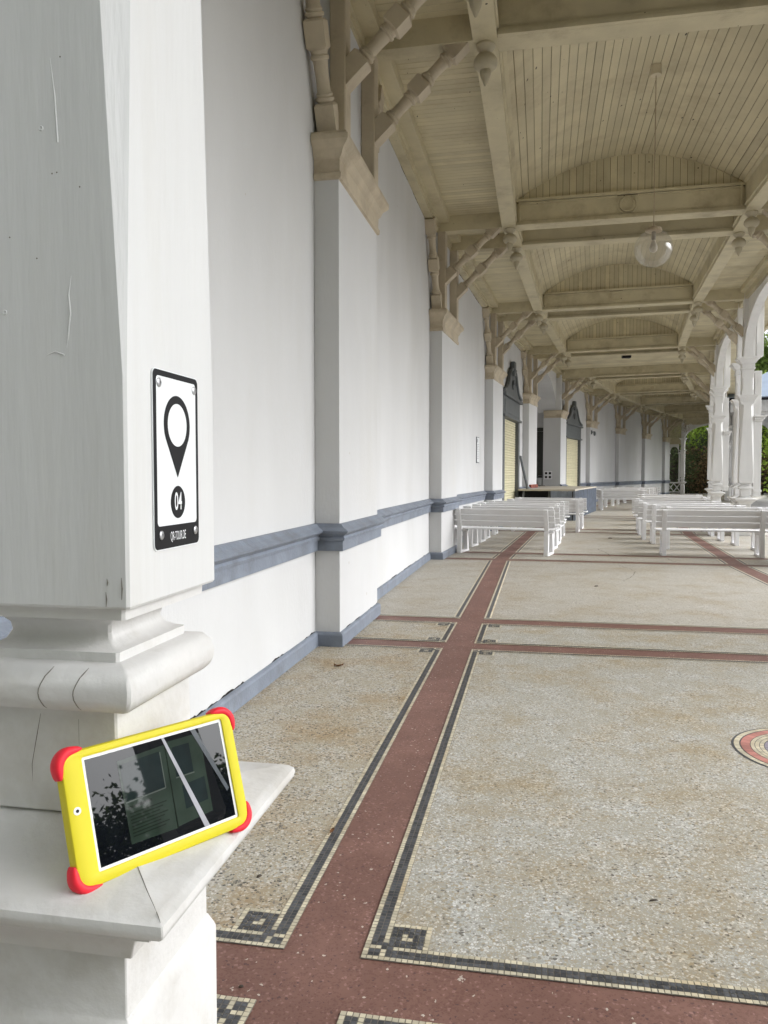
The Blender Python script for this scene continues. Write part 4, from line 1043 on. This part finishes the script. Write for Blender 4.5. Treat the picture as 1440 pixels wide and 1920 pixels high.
for sx2, sy2 in ((-1, -1), (1, -1), (1, 1), (-1, 1)):
    m = MB(); path = []; r0 = .019; st = .014
    for k in range(5): path.append((hx - r0 - st * (1 - k / 4), hy + .001, k / 4 * .25))
    for k in range(1, 9):
        a = PI / 2 - PI / 2 * k / 9; path.append((hx - r0 + (r0 + .001) * math.cos(a), hy - r0 + (r0 + .001) * math.sin(a), .25 + .5 * k / 9))
    for k in range(5): path.append((hx + .001, hy - r0 - st * k / 4, .75 + k / 4 * .25))
    rings = []
    for k, (x, y, t) in enumerate(path):
        x0, y0, _ = path[max(k - 1, 0)]; x1, y1, _ = path[min(k + 1, len(path) - 1)]
        tx, ty = x1 - x0, y1 - y0; ln = math.hypot(tx, ty); nx, ny = -ty / ln, tx / ln
        if nx * (x - hx + r0 * 2) + ny * (y - hy + r0 * 2) < 0: nx, ny = -nx, -ny
        sc_ = min(1, (math.sin(PI * min(max(t, .0), 1)) ** .35) + .02) if 0 < t < 1 else .25
        row = []
        for j in range(14):
            a = 2 * PI * j / 14; ca, sa = math.cos(a), math.sin(a)
            e1_ = math.copysign(abs(ca) ** .7, ca) * .0070 * sc_; e2_ = math.copysign(abs(sa) ** .7, sa) * .0120 * (.6 + .4 * sc_)
            row.append((sx2 * (x + nx * e1_), sy2 * (y + ny * e1_), -.001 + e2_))
        if sx2 * sy2 < 0: row = row[::-1]
        rings.append(row)
    m.loft(rings); m.build('corner_bumper', M_RED, tab, smooth=50)

# ------------------------------------------------------------------ leaves and bits on the floor
def floor_at(u, v, z=0.0):
    a = math.atan(70 / 1480.0); du, dv_ = (u - 720) / 1480, (960 - v) / 1480
    ry = math.cos(a) + dv_ * math.sin(a); rz = dv_ * math.cos(a) - math.sin(a); t = (z - 1.4) / rz
    return (du * t, ry * t, z)
M_DRY = mat('dry_leaf', (.20, .095, .04), .7, .3, 60)
M_SEED = mat('dark_seed', (.05, .038, .026), .7, .3, 60)
def leaf(p, l, w_, rz, label):
    m = MB(); rows = []
    for k in range(7):
        t = k / 6; ww = w_ * math.sin(PI * (t * .9 + .05)); rows.append([(l * (t - .5), -ww, .004 + .012 * (t - .5) ** 2 * 4 + .012), (l * (t - .5), 0, .006 + .004 * math.sin(t * 9)), (l * (t - .5), ww, .006 + .010 * t)])
    m.loft(rows, closed=False); m.tube([(-l * .5, 0, .012), (-l * .85, .004, .006)], .0012, 5)
    o = m.build('dry_leaf', M_DRY, smooth=60); o.location = p; o.rotation_euler = (0, 0, rz); tag(o, label, 'leaf', None)
leaf(floor_at(635, 1250), .07, .02, .2, 'curled brown leaf on the speckled floor near the pilaster')
leaf(floor_at(623, 1562), .035, .009, 1.2, 'small dark leaf beside the left mosaic border')
def seed(p, l, r, rz, label, name='seed_pod'):
    m = MB(); m.tube([(-l, 0, r * .7), (-l * .5, .1 * r, r), (0, .2 * r, r * 1.0), (l * .6, 0, r), (l, -.3 * r, r * .6)], [r * .3, r * .9, r, r * .8, r * .2], 8)
    o = m.build(name, M_SEED, smooth=60); o.location = p; o.rotation_euler = (0, 0, rz); tag(o, label, 'seed pod', None)
seed(floor_at(486, 1645), .011, .005, .9, 'small black seed pod on speckled floor right of the pedestal')
seed(floor_at(452, 1852), .007, .004, .3, 'tiny dark seed on the red floor near the pedestal foot')
seed(floor_at(1225, 1690), .017, .0035, .25, 'dark curled seed pod on the pale terrazzo in the right foreground')
seed(floor_at(1118, 1100), .03, .008, .4, 'dark speck of debris on the beige floor before the benches', 'debris')
seed(floor_at(1144, 1010), .05, .012, .1, 'dark speck of debris in the aisle between the bench blocks', 'debris')

# ------------------------------------------------------------------ outside: neighbour pavilion, bank, trees
pv = thing('garden_pavilion', 'white garden pavilion with a pale blue roof seen past the right columns', 'pavilion', (23.5, 43, 0), R(-24))
m = MB()
for x in (-4, -2, 0, 2, 4):
    for y in (-4, 4): m.box(x - .12, x + .12, y - .12, y + .12, -.16, 4.6)
for y in (-2, 0, 2):
    m.box(-4.12, -3.88, y - .1, y + .1, -.16, 4.6); m.box(3.88, 4.12, y - .1, y + .1, -.16, 4.6)
m.build('post', M_COLUMN, pv)
m = MB(); m.box(-4.3, 4.3, -4.3, -4.0, 4.61, 5.2); m.box(-4.3, 4.3, 4.0, 4.3, 4.61, 5.2); m.box(-4.3, -4.0, -3.99, 3.99, 4.61, 5.2); m.box(4.0, 4.3, -3.99, 3.99, 4.61, 5.2)
for y in (-4, 4):
    for x in (-3, -1, 1, 3):
        tp = [(x - .88 * math.cos(PI * k / 12), 3.7 + .8 * math.sin(PI * k / 12)) for k in range(13)]
        for (x0, z0), (x1, z1) in zip(tp, tp[1:]):
            m.loft([[(x0, y - .08, z0), (x0, y + .08, z0), (x0, y + .08, 4.6), (x0, y - .08, 4.6)], [(x1, y - .08, z1), (x1, y + .08, z1), (x1, y + .08, 4.6), (x1, y - .08, 4.6)]])
for x in (-4, 4):
    for y in (-3, -1, 1, 3):
        tp = [(y - .88 * math.cos(PI * k / 12), 3.7 + .8 * math.sin(PI * k / 12)) for k in range(13)]
        for (x0, z0), (x1, z1) in zip(tp, tp[1:]):
            m.loft([[(x - .08, x0, z0), (x + .08, x0, z0), (x + .08, x0, 4.6), (x - .08, x0, 4.6)], [(x - .08, x1, z1), (x + .08, x1, z1), (x + .08, x1, 4.6), (x - .08, x1, 4.6)]])
m.build('arcade_head', M_COLUMN, pv)
m = MB(); m.loft([[(-4.9, -4.9, 5.2), (4.9, -4.9, 5.2), (4.9, 4.9, 5.2), (-4.9, 4.9, 5.2)], [(-4.9, -4.9, 5.32), (4.9, -4.9, 5.32), (4.9, 4.9, 5.32), (-4.9, 4.9, 5.32)], [(-.3, -.3, 8.2), (.3, -.3, 8.2), (.3, .3, 8.2), (-.3, .3, 8.2)]])
m.build('roof', M_PALEROOF, pv)
m = MB(); m.tube([(-4.95, -4.95, 5.2), (4.95, -4.95, 5.2), (4.95, 4.95, 5.2), (-4.95, 4.95, 5.2), (-4.95, -4.9, 5.2)], .07, 8); m.build('gutter', M_BLACK, pv)

bk_ = MB(); n = 24; rows = []
random.seed(11)
for k in range(13):
    S = 67 + k * 2.2; row = []
    for j in range(n + 1):
        o = -16 + j * 2.6; row.append(W(S, o, -.2 + max(0, k - .5) * 1.25 * (1 + .15 * math.sin(j * 1.7)) + random.random() * .3))
    rows.append(row)
bk_.loft(rows, closed=False)
tag(bk_.build('bank', M_SOIL, smooth=60), kind='structure')

def tree_meshes(name, hgt, rad, base, nleaf, size, lm, seed_, bare=0.0, flat=1.0):
    rnd = random.Random(seed_)
    t = MB()
    t.tube([(0, 0, -.3), (.05, .03, hgt * .25), (-.05, .08, hgt * .55), (.05, 0, hgt * .85)], [.05 * hgt ** .5 * 1.2, .045 * hgt ** .5, .03 * hgt ** .5, .01], 8)
    clumps = []
    for k in range(16):
        a = rnd.random() * 2 * PI; z0 = hgt * (.2 + .5 * rnd.random()); l = rad * (.5 + .5 * rnd.random())
        p1 = Vector((math.cos(a) * l, math.sin(a) * l, z0 + l * (.3 + .5 * rnd.random())))
        t.tube([(0, 0, z0), tuple(p1 * .5 + Vector((0, 0, z0 * .5 + .1))), tuple(p1)], [.05, .03, .01], 5)
        clumps.append((p1, rad * (.28 + .25 * rnd.random())))
    for k in range(26):
        a = rnd.random() * 2 * PI; ph = rnd.random(); rr = rad * (.35 + .6 * rnd.random())
        z = base + (hgt - base) * ph
        rr *= max(.15, math.sin(PI * (.12 + .83 * ph)) ** .7)
        clumps.append((Vector((math.cos(a) * rr, math.sin(a) * rr, z)), rad * (.22 + .25 * rnd.random())))
    c = MB()
    for k in range(nleaf):
        p, r = clumps[rnd.randrange(len(clumps))]
        d = Vector((rnd.gauss(0, 1), rnd.gauss(0, 1), rnd.gauss(0, .8))).normalized() * r * (rnd.random() ** .45)
        q = p + d; s_ = size * (.6 + .8 * rnd.random())
        n_ = Vector((rnd.gauss(0, 1), rnd.gauss(0, 1), rnd.gauss(.6, 1))).normalized(); u = n_.orthogonal().normalized(); v = n_.cross(u); a = rnd.random() * PI
        u, v = u * math.cos(a) + v * math.sin(a), v * math.cos(a) - u * math.sin(a)
        c.add([q - u * s_ * .5, q + v * s_ * .28, q + u * s_ * .5, q - v * s_ * .28], [(0, 1, 2, 3)])
    return t, c
def make_tree(name, label, cat, loc, args, lm, group):
    r = thing(name, label, cat, loc, 0, group); t, c = tree_meshes(name, *args)
    t.build('trunk', M_BARK, r, smooth=60); c.build('crown', lm, r); return r
TG = 'trees and shrubs on the bank beyond the far end'
pE = lambda S, o, z=0: W(S, o, z)
tA = make_tree('leafy_tree', 'bright green leafy tree filling the upper part of the end arch', 'tree', pE(70.5, 1.9, 1.6), (8, 3.6, .8, 6500, .30, None, 1), M_LEAF[0], TG)
tB = make_tree('shrub', 'dark brownish shrub low in the end arch', 'shrub', pE(67.2, 2.2, -.1), (3.0, 2.3, .1, 5000, .20, None, 2), M_LEAF[2], TG)
tC = make_tree('shrub', 'dark green shrub behind the crossed balustrade', 'shrub', pE(67, -.8, -.1), (4.2, 2.4, .1, 5000, .22, None, 4), M_LEAF[3], TG)
tD = make_tree('leafy_tree', 'mid green tree behind the left side of the end arch', 'tree', pE(73, -2.2, 3.0), (8, 3.8, .6, 6500, .32, None, 5), M_LEAF[1], TG)
copy_tree(tA, pE(71.5, 6.8, 1.6), 1.9, 'light green tree showing between the far right columns', TG)
copy_tree(tB, pE(67.5, 5.6, -.1), 2.4, 'brown shrub behind the right foot of the end arch', TG)
copy_tree(tC, pE(68.6, 3.9, .4), 1.1, 'dark green shrub between the brown shrubs of the end arch', TG)
copy_tree(tD, pE(77, 3.0, 5.0), .7, 'tall dark tree high on the bank behind the bright tree', TG)
copy_tree(tA, (35, 62, -.2), 4.6, 'bright tree standing behind the garden pavilion', TG)
copy_tree(tA, (29, 54, -.2), 2.6, 'bright tree showing between the pavilion posts', TG)
copy_tree(tD, (37, 56, 3.6), 2.0, 'tall tree rising over the pale blue pavilion roof', TG)
copy_tree(tD, (33, 66, 5.2), 5.0, 'second tall tree rising over the pale blue pavilion roof', TG)
# right-hand trees show in the tablet glass; rear ones added to shade the post
GG = 'garden trees around the near end'
GT = [(33.0, -12.0, 'D', -1.5, 'far one across the lawn to the right'), (36.0, -4.0, 'D', -2.6, 'far one level with the entrance'), (38.0, -20.0, 'D', -.8, 'farthest one at the back right'), (23.0, -6.2, 'C', -.2, 'low dark one across the lawn'), (23.5, -2.6, 'C', -.5, 'low dark one level with the entrance'), (22.0, -9.6, 'C', -.1, 'low dark one at the back right'), (26.0, -8.0, 'C', .0, 'second low dark one across the lawn'), (27.0, -4.2, 'C', -.1, 'second low dark one level with the entrance'), (25.0, -12.0, 'C', .0, 'outermost low dark one at the back right'),
      (6.5, -10.5, 'D', -.5, 'one added for shade behind the camera to the right'), (2.0, -10.0, 'D', -.3, 'one added for shade straight behind the camera'), (-2.5, -9.0, 'D', -.7, 'one added for shade behind the post'), (-7.0, -8.0, 'D', -.3, 'one added for shade at the left hall corner'), (3.8, -7.2, 'D', -.9, 'near shading one added behind the camera on its right')]
for k, (x, y, q_, z_, t_) in enumerate(GT):
    copy_tree(tC if q_ == 'C' else tD, (x, y, z_), k * 1.3, 'garden tree by the near end, ' + t_, GG)
bpy.context.view_layer.update()
